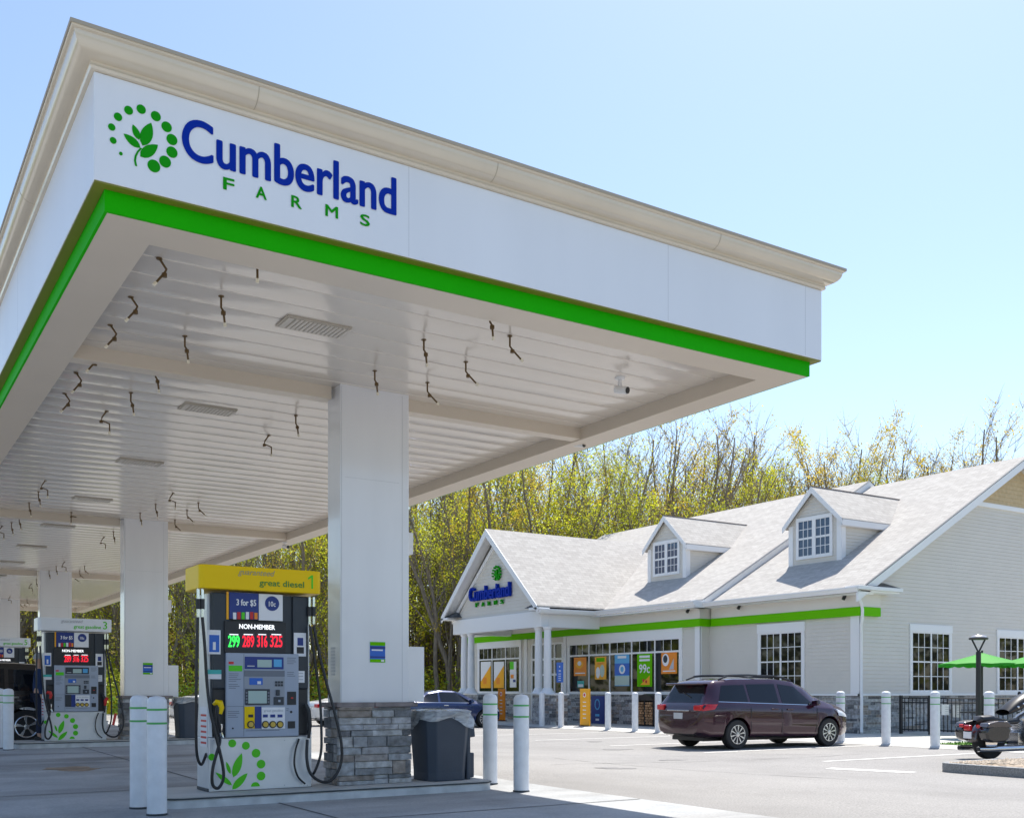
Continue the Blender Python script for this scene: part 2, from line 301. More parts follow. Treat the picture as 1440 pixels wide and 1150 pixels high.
struct(mb,'slab_joint',M['joint'],nofix=True)
mb=MB(); rr=random.Random(2)
mb.grid(lambda u,v:(0,0,0),1,1); mb.v=[];mb.f=[]
def blot(mb,cx,cy,a,b,lift,seed):
    q=random.Random(seed); n=26; ph=[q.uniform(0,6.28) for _ in range(4)]
    pts=[(cx+a*(1+.22*math.sin(2*t+ph[0])+.13*math.sin(5*t+ph[1])+.08*math.sin(9*t+ph[2]))*math.cos(t),cy+b*(1+.2*math.sin(3*t+ph[3])+.1*math.sin(7*t+ph[1]))*math.sin(t)) for t in [2*math.pi*k/n for k in range(n)]]
    mb.add([(x,y,gz(x,y)+lift) for x,y in pts],[tuple(range(n))])
blot(mb,*onZ(100,1082,0.03)[:2],0.35,0.42,0.006,5)
struct(mb,'oil_stain',mat('stain_rust',(0.30,0.22,0.15),0.7,var=0.3,vs=9),nofix=True)
# shop walk, kerb, lawn strip
KX=19.95; A1=22.8; A2=23.2; BC=18.8; JOG=24.65; PA=20.15; PB0=29.72; PB1=35.9; PBM=32.8
WZ=-0.06; LZ=-0.12
mb=MB(); mb.grid(lambda u,v:(KX+6.5*u,17.0+25*v,WZ),2,8); struct(mb,'walkway',M['walk'],nofix=True)
mb=MB(); mb.grid(lambda u,v:(KX+24*u,8.5+8.5*v,WZ),2,2); struct(mb,'patio',M['walk'],nofix=True)
mb=MB(); mb.grid(lambda u,v:(KX-.45+.46*u,8.5+34*v,LZ+.006+(WZ-LZ)*u),1,8); struct(mb,'kerb',M['walk'],nofix=True)
def line(mb,x0,y0,x1,y1,w=0.1,lift=0.005):
    L=math.hypot(x1-x0,y1-y0); nx,ny=-(y1-y0)/L*w/2,(x1-x0)/L*w/2; n=max(1,int(L/0.5))
    mb.grid(lambda u,v:(x0+(x1-x0)*u+nx*(2*v-1),y0+(y1-y0)*u+ny*(2*v-1),gz(x0+(x1-x0)*u,y0+(y1-y0)*u)+lift),n,1)
mb=MB()
for y in (12.35,15.35,18.35,21.35,24.35,27.35): line(mb,14.3,y,19.7,y)
p=onZ(1165,1080,LZ); q=onZ(1285,1086,LZ); line(mb,p[0],p[1],q[0],q[1],0.28)
struct(mb,'road_marking',M['paintw'],nofix=True)
mb=MB(); rr=random.Random(12)
for (x,y,hd,n) in ((9,13,.4,22),(11.5,9.5,1.9,16),(13,21,-.3,30),(8.2,17,1.2,18),(16,13.6,2.6,10)):
    for k in range(n):
        x2=x+.35*math.cos(hd); y2=y+.35*math.sin(hd); line(mb,x,y,x2,y2,rr.uniform(.010,.028),.004); x,y=x2,y2; hd+=rr.gauss(0,.1)
struct(mb,'pavement_crack',mat('crack_sealer',(0.12,0.115,0.11),0.8),nofix=True)
mb=MB()
for k,(x,y,a) in enumerate(((12.3,14.0,.25),(13.6,17.2,.3),(15.2,20.1,.22),(9.6,12.2,.3))): blot(mb,x,y,a,a*.7,.0045,60+k)
struct(mb,'oil_stain',mat('stain_dark',(0.17,0.16,0.155),0.6,var=0.2,vs=9),nofix=True)
# lawn strip by the patio
a=onZ(1300,1047,WZ); mb=MB(); rr=random.Random(3)
L0=onZ(1318,1046,WZ); 
mb.grid(lambda u,v:(L0[0]+5.0*u,L0[1]-2.2+2.3*v,WZ+0.012),2,2)
for k in range(5000):
    x=L0[0]+5.0*rr.random(); y=L0[1]-2.2+2.3*rr.random(); h=rr.uniform(0.02,0.06); t=rr.uniform(0,3.14); dx,dy=0.01*math.cos(t),0.01*math.sin(t)
    mb.add([(x-dx,y-dy,WZ+.01),(x+dx,y+dy,WZ+.01),(x+rr.uniform(-.02,.02),y,WZ+.01+h)],[(0,1,2)])
tag(mb.build('lawn',M['grass'],nofix=True),None,None,kind='stuff')
# gravel island with granite kerb
g0=onZ(1362,1088,LZ); gx,gy=g0[0]+0.02,g0[1]
th=thing('gravel_island','raised traffic island of tan gravel inside a grey granite kerb, in front of the motorcycle','kerb island',(gx,gy,LZ))
def rrect(x0,x1,y0,y1,r,n=8):
    pts=[]
    for cx,cy,a0 in ((x1-r,y1-r,0),(x0+r,y1-r,90),(x0+r,y0+r,180),(x1-r,y0+r,270)):
        for k in range(n+1):
            a=math.radians(a0+90*k/n); pts.append((cx+r*math.cos(a),cy+r*math.sin(a)))
    return pts
mb=MB(); o_=rrect(gx,gx+9,gy-3.2,gy+0.62,0.35); i_=rrect(gx+.13,gx+8.87,gy-3.07,gy+0.49,0.24); n=len(o_)
# front face of the island follows the lot edge seen in the photograph
vs=[(x,y,LZ-.1) for x,y in o_]+[(x,y,LZ+.14) for x,y in o_]+[(x,y,LZ+.14) for x,y in i_]+[(x,y,LZ) for x,y in i_]
fs=[]
for r in range(3):
    for k in range(n): fs.append((r*n+k,r*n+(k+1)%n,(r+1)*n+(k+1)%n,(r+1)*n+k))
mb.add(vs,fs).build('kerb_stone',M['granite'],th,bevel=0.012)
mb=MB(); rr=random.Random(4); mb.add([(x,y,LZ+.10) for x,y in i_],[tuple(range(n))])
for k in range(5200):
    x=gx+.15+ (rr.random()**1.5)*6.0; y=gy-1.6+2.05*rr.random(); s=rr.uniform(.014,.035); z=LZ+.105+0.06*math.exp(-((y-gy+.6)/1.0)**2)+rr.uniform(0,.015)
    vs=[(x+s*rr.uniform(.6,1.2)*dx,y+s*rr.uniform(.6,1.2)*dy,z+s*dz*.7) for dx,dy,dz in ((1,0,0),(0,1,0),(-1,0,0),(0,-1,0),(0,0,1),(0,0,-1))]
    mb.add(vs,[(0,1,4),(1,2,4),(2,3,4),(3,0,4)])
tag(mb.build('gravel',M['gravel'],th,nofix=True),None,None,kind='stuff')
# ---------------------------------------------------------------- fuel canopy
CB=[10.27+10.2*k for k in range(4)]          # fronts of the four columns
CA0,CA1=4.40,5.21
YE=44.4; CZ=4.36; SZ=4.21
can=thing('fuel_canopy','large white flat canopy over the fuel pumps with a green lower band and cream cornice','canopy',(4.7,25,0))
def ring(mb,x0,x1,y0,y1,prof):
    """mitred frame: prof = [(out, z)] closed outline swept round a rectangle"""
    m=len(prof); vs=[]
    for sx,sy,cx,cy in ((-1,-1,x0,y0),(1,-1,x1,y0),(1,1,x1,y1),(-1,1,x0,y1)):
        for o,z in prof: vs.append((cx+sx*o,cy+sy*o,z))
    fs=[]
    for c in range(4):
        d=(c+1)%4
        for i in range(m): fs.append((c*m+i,d*m+i,d*m+(i+1)%m,c*m+(i+1)%m))
    return mb.add(vs,fs)
PX0,PX1,PY0,PY1=1.32,8.08,7.0,YE+.08
ring(MB(),PX0,PX1,PY0,PY1,[(0,SZ+.15),(0,5.045),(-.05,5.045),(-.05,4.55),(-.075,4.40),(-.075,SZ+.15)]).build('fascia',M['acm'],can,bevel=0.004)
ring(MB(),PX0,PX1,PY0,PY1,[(-.08,SZ),(-.08,SZ+.148),(-.16,SZ+.148),(-.16,SZ)]).build('accent_band',M['green'],can)
ring(MB(),PX0,PX1,PY0,PY1,[(-.004,SZ+.138),(-.004,SZ+.149),(-.078,SZ+.149),(-.078,SZ+.138)]).build('fascia_underside_reflection',mat('painted_green_reflection',(0.20,0.20,0.02),0.5),can)  # strip under the panel; its olive is the band's green reflection painted in
pr=[(0.0,5.047),(.022,5.05),(.03,5.065),(.022,5.08),(.02,5.085)]
for k in range(9):
    a=math.pi/2*k/8; pr.append((.025+.115*math.sin(a),5.20-.105*math.cos(a)))
pr+=[(.155,5.205),(.16,5.21),(.16,5.232),(-.1,5.232),(-.1,5.047)]
ring(MB(),PX0,PX1,PY0,PY1,pr).build('cornice',M['cream'],can,smooth=True,angle=50)
ring(MB(),PX0,PX1,PY0,PY1,[(.162,5.216),(.168,5.216),(.168,5.24),(.0,5.24),(.0,5.234),(.162,5.234)]).build('drip_edge',M['lip'],can)
mb=MB(); # roof deck above
mb.box(PX0+.1,PX1-.1,PY0+.1,PY1-.1,5.0,5.03).build('roof_deck',M['seam'],can)
mb=MB()   # hairline joints of the cornice and the fascia
for x in (2.35,4.25,6.6):
    mb.prism([(PY0-.025-.1165*math.sin(a),5.20-.1065*math.cos(a)) for a in [math.pi/2*k/8 for k in range(9)]]+[(PY0-.02,5.2)],'x',x-.003,x+.003)
for y in (9.3,12.6,16.5,20.4,24,28):
    mb.prism([(PX0-.025-.1165*math.sin(a),5.20-.1065*math.cos(a)) for a in [math.pi/2*k/8 for k in range(9)]]+[(PX0-.02,5.2)],'y',y-.003,y+.003)
mb.build('cornice_joint',M['lip'],can)
mb=MB()
for x in (3.55,6.1,7.85): mb.box(x-.0015,x+.0015,PY0-.0006,PY0+.002,4.37,5.04)
for y in (10.5,14,17.5,21,24.5,28): mb.box(PX0-.0006,PX0+.002,y-.002,y+.002,4.37,5.04)
mb.build('fascia_joint',M['seam'],can)
# soffit border and the ceiling recessed above it
IX0,IX1,IY0,IY1=1.76,7.72,7.48,YE-.4
ring(MB(),PX0,PX1,PY0,PY1,[(-.10,SZ-.004),(-.10,SZ-.001),(-.44,SZ-.001),(-.44,CZ+.1),(-.445,CZ+.1),(-.445,SZ-.004)]).build('soffit_border',M['soff'],can)
mb=MB(); pitch=0.37; y=IY0-.2; k=0
while y<IY1+.2:
    sag=[(0,0.008),(.006,.0),(.03,-.0015),(.08,-.004),(.13,-.0055),(.18,-.006),(.23,-.0055),(.28,-.004),(.33,-.0015),(.352,.0)]
    for a,b in zip(sag[:-1],sag[1:]):
        mb.grid(lambda u,v:(IX0-.1+(IX1-IX0+.2)*u,y+a[0]+(b[0]-a[0])*v,CZ+a[1]+(b[1]-a[1])*v),3,1)
    mb.grid(lambda u,v:(IX0-.1+(IX1-IX0+.2)*u,y+.352+.012*v,CZ+.008*v),3,1)
    y+=pitch; k+=1
mb.build('ceiling',M['ceil'],can,smooth=True,angle=35)
for b in CB:
    MB().box(IX0-.02,CA0-.045,b+.13,b+.30,SZ+.01,CZ+.03).box(CA1+.0,IX1+.02,b+.13,b+.30,SZ+.01,CZ+.03).build('cross_beam',M['soff'],can,bevel=0.004)
# stones
def stones(mb,face,P0,u0,u1,z0,z1,rng,hs=(.06,.15),ls=(.13,.45),dmax=.03,gap=.006,base=0.0):
    z=z0
    while z<z1-.02:
        h=min(rng.uniform(*hs),z1-z); h=z1-z if z1-z-h<.03 else h; u=u0
        while u<u1-.01:
            l=rng.uniform(*ls); l=u1-u if u1-u-l<.06 else l
            if h>.085 and rng.random()<.4:
                c=rng.uniform(.4,.6)*h
                for a,b in ((0,c),(c,h)): fb(mb,face,P0,u+gap/2,u+l-gap/2,z+a+gap/2,z+b-gap/2,-.05,base+rng.uniform(0,dmax))
            else: fb(mb,face,P0,u+gap/2,u+l-gap/2,z+gap/2,z+h-gap/2,-.05,base+rng.uniform(0,dmax))
            u+=l
        z+=h
    return mb
def col_label(k): return ['nearest','second','third','farthest'][k]
for k,b in enumerate(CB):
    z0=.11+(0.008*(b-10.27))
    dz=z0-.11
    c=MB().box(CA0,CA1,b,b+.345,.95,CZ+.01).build('column',M['colw'],can,bevel=0.008)
    MB().box(CA0+.012,CA0+.016,b-.0015,b+.001,.98,CZ-.02).box(CA1-.085,CA1-.081,b-.0015,b+.001,.98,CZ-.02).box(CA0+.05,CA1-.12,b-.0012,b+.001,3.38,3.383).build('panel_seam',M['seam'],c)
    rg=random.Random(40+k)
    s=MB()
    x0,x1,y0,y1=CA0-.02,CA1+.0,b-.02,b+.36
    stones(s,'B',y0,x0-.015,x1+.015,z0,.94+dz*.3,rg,dmax=.028)
    # sides and back
    z=z0
    while z<.93+dz*.3:
        h=min(rg.uniform(.06,.12),.94+dz*.3-z)
        d=rg.uniform(0,.028); c2=rg.uniform(.12,.24)
        s.box(x0-d,x0+.06,y0+.03,y0+c2,z+.003,z+h-.003); s.box(x0-rg.uniform(0,.028),x0+.06,y0+c2+.005,y1,z+.003,z+h-.003)
        s.box(x1-.06,x1+rg.uniform(0,.028),y0+.03,y0+c2,z+.003,z+h-.003); s.box(x1-.06,x1+rg.uniform(0,.028),y0+c2+.005,y1,z+.003,z+h-.003); z+=h
    s.build('stone_base',M['stone'],c,bevel=0.005 if k<2 else 0)
    MB().box(x0+.02,x1-.02,y0+.02,y1-.01,z0,.93).build('stone_mortar',M['kerb'],c)
    cp=MB(); zz=.94+dz*.3
    for a,e in ((0,.44),(.445,.96)):
        cp.box(x0-.05+a,x0-.05+e,y0-.045,y1+.03,zz,zz+.05)
    cp.build('stone_cap',mat('cap_stone',(0.22,0.19,0.185),0.8,var=0.25,vs=9,bump=0.4),c,bevel=0.01)
    # service cabinet on the side, notices, junction box
    MB().box(CA1+.003,CA1+.20,b+.02,b+.30,.99,1.60).build('cabinet',M['white'],c,bevel=0.006)
    MB().box(CA1+.003,CA1+.075,b+.04,b+.24,2.62,2.86).build('junction_box',M['white'],c,bevel=0.008)
    st=MB(); u0=CA0+.34; fb(st,'B',b,u0,u0+.18,1.42,1.64,.001,.004); stk=st.build('notice',M['blue'],c)
    st=MB(); fb(st,'B',b,u0,u0+.18,1.60,1.64,.0045,.006); fb(st,'B',b,u0,u0+.18,1.42,1.455,.0045,.006); st.build('notice_stripe',M['sgreen'],c)
    st=MB(); fb(st,'B',b,u0,u0+.18,1.565,1.592,.0045,.006); fb(st,'B',b,u0,u0+.18,1.47,1.485,.0045,.006); st.build('notice_stripe',M['navy'],c)
    st=MB(); fb(st,'B',b,u0+.02,u0+.15,1.545,1.56,.0045,.006); fb(st,'B',b,u0+.13,u0+.165,1.43,1.45,.0065,.007); st.build('notice_text',M['printw'],c)
    if k<1:
        st=MB()
        for q in range(9): st.box(CA0-.004,CA0-.001,b+.14,b+.25,1.28+q*.035,1.30+q*.035)
        st.build('warning_text',M['seam'],c)
# fascia lettering and emblem
def FZ(x,y): p=onB(130+x/6.545,130+y/6.545,7.0); return (p[0],p[2])
EMB_D=[((177,322),.026),((190,445),.024),((235,228),.030),((332,168),.032),((448,158),.034),((583,222),.037),((682,320),.039),((731,437),.041),((731,553),.042),((668,640),.044),((565,680),.047),((261,566),.013)]
EMB_L=[((460,492),(540,283),.038),((440,592),(602,486),.034),((430,438),(370,298),.022),((440,512),(286,383),.026)]
def emblem(mb,face,P0,cu,cz,sc,d0,d1,flip=1,n=20):
    c=FZ(455,420)
    def T(p): return (cu+flip*(p[0]-c[0])*sc,cz+(p[1]-c[1])*sc)
    for p,r in EMB_D: q=T(FZ(*p)); disc(mb,face,P0,q[0],q[1],r*sc*.86,d0,d1,n)
    for a,b,wd in EMB_L: leafshape(mb,face,P0,T(FZ(*a)),T(FZ(*b)),wd*sc,d0,d1)
    st=[T(FZ(*p)) for p in ((447,515),(415,550),(396,590),(390,630),(401,680))]
    a=[(x-.006*sc,z) for x,z in st]; b=[(x+.007*sc,z) for x,z in st]
    fpoly(mb,face,P0,a+b[::-1],d0,d1); return mb
c0=FZ(455,420)
emblem(MB(),'B',7.0,c0[0],c0[1],1.0,.001,.004,n=28).build('emblem',M['logogreen'],can)
LX=[1.877,3.438]
text('Cumberland','B',7.0,LX[0],LX[1],4.648,4.921,.001,.004,bold=.022).build('lettering',M['logoblue'],can)
for ch,u in zip('FARMS',(2.148,2.375,2.63,2.885,3.155)):
    text(ch,'B',7.0,u,u+.072+(.02 if ch=='M' else 0),4.511,4.590,.001,.004,bold=.03).build('lettering',M['logogreen'],can)
# ceiling lights (things hanging in the ceiling) 
nm={0:'nearest the front corner',1:'just behind the nearest column line',2:'third from the front',3:'fourth from the front',4:'fifth from the front',5:'sixth from the front',6:'seventh from the front',7:'eighth from the front'}
for k,yy in enumerate((8.76,12.0,15.3,18.7,22.1,25.6,29.0,32.6)):
    t=thing('ceiling_light','shallow rectangular light panel in the canopy ceiling, '+nm[k],'ceiling light',(3.5,yy,CZ),'light panels in the canopy ceiling')
    MB().box(3.2,3.8,yy-.16,yy+.16,CZ-.020,CZ-.004).build('frame',M['frame'],t,bevel=.004)
    lm=MB(); lm.box(3.22,3.27,yy-.13,yy+.13,CZ-.027,CZ-.0205)
    for q in range(13):
        x=3.29+q*.04; lm.box(x,x+.028,yy-.13,yy+.13,CZ-.027,CZ-.0205)
    lm.build('lens',M['lens'],t)
t=tag(MB().box(3.35,3.65,10.9,10.98,CZ-.02,CZ-.006).build('ceiling_vent',M['black'],org=(3.5,10.94,CZ-.02)),'small dark slot vent in the canopy ceiling behind the nearest cross beam','vent')
# fire suppression nozzles hanging from the ceiling
NZ=[('b',224,385),('d',362,378),('b',184,437),('a',311,436),('b',155,475),('a',260,490),('a',689,456),('a',596,495),('c',717,490),('c',655,525),('a',527,537),('c',601,553),
('b',128,510),('b',107,540),('b',91,568),('z',150,592),('a',184,567),('a',219,533),('a',416,598),('z',378,625),
('z',64,686),('a',54,701),('a',41,716),('d',100,729),('z',243.6,703),('a',219,718),('a',197,730),('c',263,726),('c',246,739),('c',279,716),
('a',27,735),('a',16,743),('z',3,748),('z',146,763),('a',159.5,755),('z',91,796),('a',79,802),('a',69,808),('c',119,802),('c',112,808),('c',105,813),('z',44,826),('a',51,820),('z',14.6,843),('a',7,847),('c',29,851),('c',34,850),('c',38,847)]
ORD=['first','second','third','fourth','fifth','sixth','seventh','eighth','ninth','tenth','eleventh','twelfth','thirteenth','fourteenth','fifteenth','sixteenth','seventeenth','eighteenth','nineteenth','twentieth']
def bay(y): return sum(1 for b in CB if y>b)
npos=[]
for kind,px,py in NZ:
    p=onZ(px,py,CZ-.12); npos.append([kind,p[0],p[1],px])
cnt={}
baynm=['the front bay before the nearest column','the bay behind the nearest column','the bay behind the second column','the bay behind the third column','the last bay']
groups={}
for i,q in enumerate(npos): groups.setdefault(bay(q[2]),[]).append(i)
for b_,ids in groups.items():
    ids.sort(key=lambda i:npos[i][3])
    for r,i in enumerate(ids):
        kind,x,y,_=npos[i]
        desc={'a':'straight','b':'forward-bent','c':'slanted','z':'zigzag','d':'square-elbowed'}[kind]
        t=thing('ceiling_nozzle',f'{desc} bronze pipe nozzle, {ORD[r]} from the left in {baynm[b_]}','nozzle',(x,y,CZ),'bronze nozzles hanging from the canopy ceiling')
        r1=.009; T=CZ-.004
        tip={'a':[(0,0,-.10),(.015,-.01,-.13),(.03,0,-.22)],'b':[(.05,-.01,-.08),(.03,-.03,-.12),(-.03,-.03,-.20)],'c':[(0,0,-.10),(.02,-.01,-.13),(.10,-.03,-.21)],'z':[(-.05,0,-.08),(-.06,0,-.12),(.03,-.01,-.15),(.03,-.01,-.24)],'d':[(0,0,-.10),(-.01,0,-.14),(-.02,0,-.2)]}[kind]
        pts=[(x,y,T)]+[(x+a,y+b2,CZ+c) for a,b2,c in tip]
        if kind=='d': MB().tube([(x,y,T),(x,y,T-.07),(x-.0,y,T-.19)],r1,7).tube([(x,y,T-.07),(x+.09,y,T-.08)],r1*1.2,7).build('pipe',M['brown'],t,smooth=True)
        else: MB().tube(pts,r1,7).build('pipe',M['brown'],t,smooth=True)
        e=Vector(pts[-1] if kind!='d' else (x,y,T-.19)); d=(Vector(pts[-1])-Vector(pts[-2])).normalized() if kind!='d' else Vector((0,0,-1))
        MB().lathe([(.022,-.006),(.024,0),(.022,.004)],(x,y,T-.003),10).build('flange',M['brown'],t)
        MB().tube([pts[2] if kind!='d' else (x,y,T-.07),Vector(pts[2] if kind!='d' else (x,y,T-.07))+Vector((.001,0,-.03))],.02,7).build('joint',M['brown'],t)
        MB().tube([e,e+d*.03],.013,7).build('tip',M['tip'],t)
for px,py,l in ((872,548,'white bullet security camera with black eye near the right front of the canopy ceiling'),(813,624,'small white security camera beside the inner edge of the canopy behind the beam'),(401,768,'tiny white security camera at the canopy edge above the yellow pump topper')):
    p=onZ(px,py,CZ-.13) if px!=401 else onZ(px,py,SZ-.1)
    zt=CZ if px==872 else SZ-.01 if px==401 else CZ
    t=thing('security_camera',l,'camera',(p[0],p[1],zt),'security cameras under the canopy'); x,y=p[0],p[1]
    MB().lathe([(.05,-.02),(.055,0)],(x,y,zt-.003),14).tube([(x,y,zt),(x,y,p[2]+.02),(x+.02,y-.02,p[2])],.018,8).build('bracket',M['white'],t,smooth=True)
    MB().tube([(x-.02,y+.05,p[2]+.01),(x+.03,y-.08,p[2]-.02)],.04,12).build('housing',M['white'],t,smooth=True)
    MB().tube([(x+.03,y-.08,p[2]-.02),(x+.034,y-.09,p[2]-.022)],.034,12).build('lens',M['black'],t)
# ---------------------------------------------------------------- pump islands, bollards, bins
def island(k,label):
    b=10.2*k; z=gz(4,10+b)
    t=thing('pump_island',label,'pump island',(4.3,10.5+b,z))
    pts=rrect(2.50,6.12,9.93+b,11.05+b,0.16,7); 
    MB().prism(pts,'z',z-.05,z+.094).build('kerb',M['kerb'],t,bevel=0.012)
    pe=rrect(2.485,6.135,9.915+b,11.065+b,0.175,7); MB().prism(pe,'z',z+.088,z+.100).build('steel_edge',M['steel'],t)
    pi=rrect(2.51,6.11,9.94+b,11.04+b,0.15,7); MB().prism(pi,'z',z+.1,z+.11).build('top_slab',M['walk'],t)
for k,l in enumerate(('raised concrete pump island carrying pump 1 and the nearest stone column','raised concrete pump island carrying pump 3','raised concrete pump island under pump 5 behind the black car','farthest raised concrete pump island')): island(k,l)
def bollard(x,y,z,h,r,label,group,stripes=True,n=20):
    t=thing('bollard',label,'bollard',(x,y,z),group)
    MB().lathe([(r,-.02),(r,h-r*.75),(r*.96,h-r*.45),(r*.75,h-r*.15),(r*.4,h-.005),(.01,h)],(x,y,z),n).build('sleeve',M['boll'],t,smooth=True,angle=60)
    if stripes:
        for a in (.885,.77): MB().lathe([(r+.002,h*a-.009),(r+.002,h*a+.009)],(x,y,z),n).build('stripe',M['bollg'],t,smooth=True,angle=60)
    MB().lathe([(r+.006,-.01),(r+.006,.012),(r,.018)],(x,y,z),n).build('base_ring',M['steel'],t)
    return t
G='white bollards with green stripes guarding the pump islands'
for x,y,l in ((2.325,10.18,'white bollard with two green stripes, rear one of the pair left of pump 1'),(2.335,9.56,'white bollard with two green stripes, nearest one of the pair left of pump 1'),
 (6.42,10.54,'white bollard with two green stripes just right of the grey bin'),(6.26,9.62,'white bollard with two green stripes, right one of the pair by the grey bin')):
    bollard(x,y,gz(x,y)+.005,1.07 if y>9.6 else 1.065,.086,l,G)
for x,y,l in ((2.28,20.5,'white bollard behind another at the far left by the black car'),(2.36,19.95,'white bollard with green stripes in front of the black car at far left')):
    bollard(x,y,gz(x,y),1.07,.086,l,G)
for x,y,l in ((6.42,20.74,'white bollard behind the nearest column beyond the second island'),(6.3,19.8,'white bollard at the right end of the second island')):
    pass
# grey waste bin with a clear liner
def octo(cx,cy,w,d,c): return [(cx-w+c,cy-d),(cx+w-c,cy-d),(cx+w,cy-d+c),(cx+w,cy+d-c),(cx+w-c,cy+d),(cx-w+c,cy+d),(cx-w,cy+d-c),(cx-w,cy-d+c)]
def wbin(cx,cy,z,label):
    t=thing('waste_bin',label,'bin',(cx,cy,z),'grey waste bins')
    mb=MB(); a=octo(cx,cy,.24,.25,.075); b=octo(cx,cy,.275,.285,.085)
    vs=[(x,y,z) for x,y in a]+[(x,y,z+.10) for x,y in a]+[(x,y,z+.68) for x,y in b]
    fs=[tuple(range(8))[::-1]]+[(r*8+i,r*8+(i+1)%8,(r+1)*8+(i+1)%8,(r+1)*8+i) for r in (0,1) for i in range(8)]
    mb.add(vs,fs).build('body',M['bin'],t,bevel=.012)
    l0=octo(cx,cy,.285,.295,.09); l1=octo(cx,cy,.25,.26,.09); l2=octo(cx,cy,.2,.2,.07)
    vs=[(x,y,z+.682) for x,y in l0]+[(x,y,z+.72) for x,y in l0]+[(x,y,z+.775) for x,y in l1]+[(x,y,z+.785) for x,y in l2]
    MB().add(vs,[(r*8+i,r*8+(i+1)%8,(r+1)*8+(i+1)%8,(r+1)*8+i) for r in (0,1,2) for i in range(8)]+[tuple(range(24,32))]).build('lid',M['binlid'],t,bevel=.012)
    # squeegee bucket side tower with stepped notches
    x0=cx+.275
    MB().prism([(cy-.20,z),(cy+.2,z),(cy+.2,z+.74),(cy-.20,z+.74)],'x',x0-.03,x0+.02).prism([(cy-.17,z+.02),(cy+.17,z+.02),(cy+.17,z+.30),(cy-.17,z+.30)],'x',x0+.02,x0+.085).prism([(cy-.17,z+.48),(cy+.17,z+.44),(cy+.13,z+.72),(cy-.13,z+.72)],'x',x0+.02,x0+.10).build('side_tower',M['bin'],t,bevel=.012)
    rg=random.Random(int(cx*10)); q=octo(cx,cy,.298,.308,.095)
    def bag(u,v):
        s=(u*8)%8; i=int(s)%8; f=s-int(s); p=(q[i][0]*(1-f)+q[(i+1)%8][0]*f,q[i][1]*(1-f)+q[(i+1)%8][1]*f)
        dx,dy=p[0]-cx,p[1]-cy; an=math.atan2(dy,dx)
        low=.14+.05*math.sin(an*2+2.6)+.03*math.sin(an*5)
        if v<.3: k=v/.3; r=.55+.45*k; zz=z+.80+.012*math.sin(an*5)*k-.02*k
        else: k=(v-.3)/.7; r=1.0+.05*math.sin(k*5+an*4)+.035*math.sin(an*13+k*6)+.03; zz=z+.785-k*low
        return (cx+dx*r,cy+dy*r,zz)
    MB().grid(bag,96,12).build('liner',M['bag'],t,smooth=True,angle=80)
    return t
wbin(5.66,10.40,.11,'dark grey waste bin with clear liner bag on the island right of the nearest column')
wbin(5.66,20.6,.11+gz(4,20.5),'dark grey waste bin on the second island, seen left of pump 1')
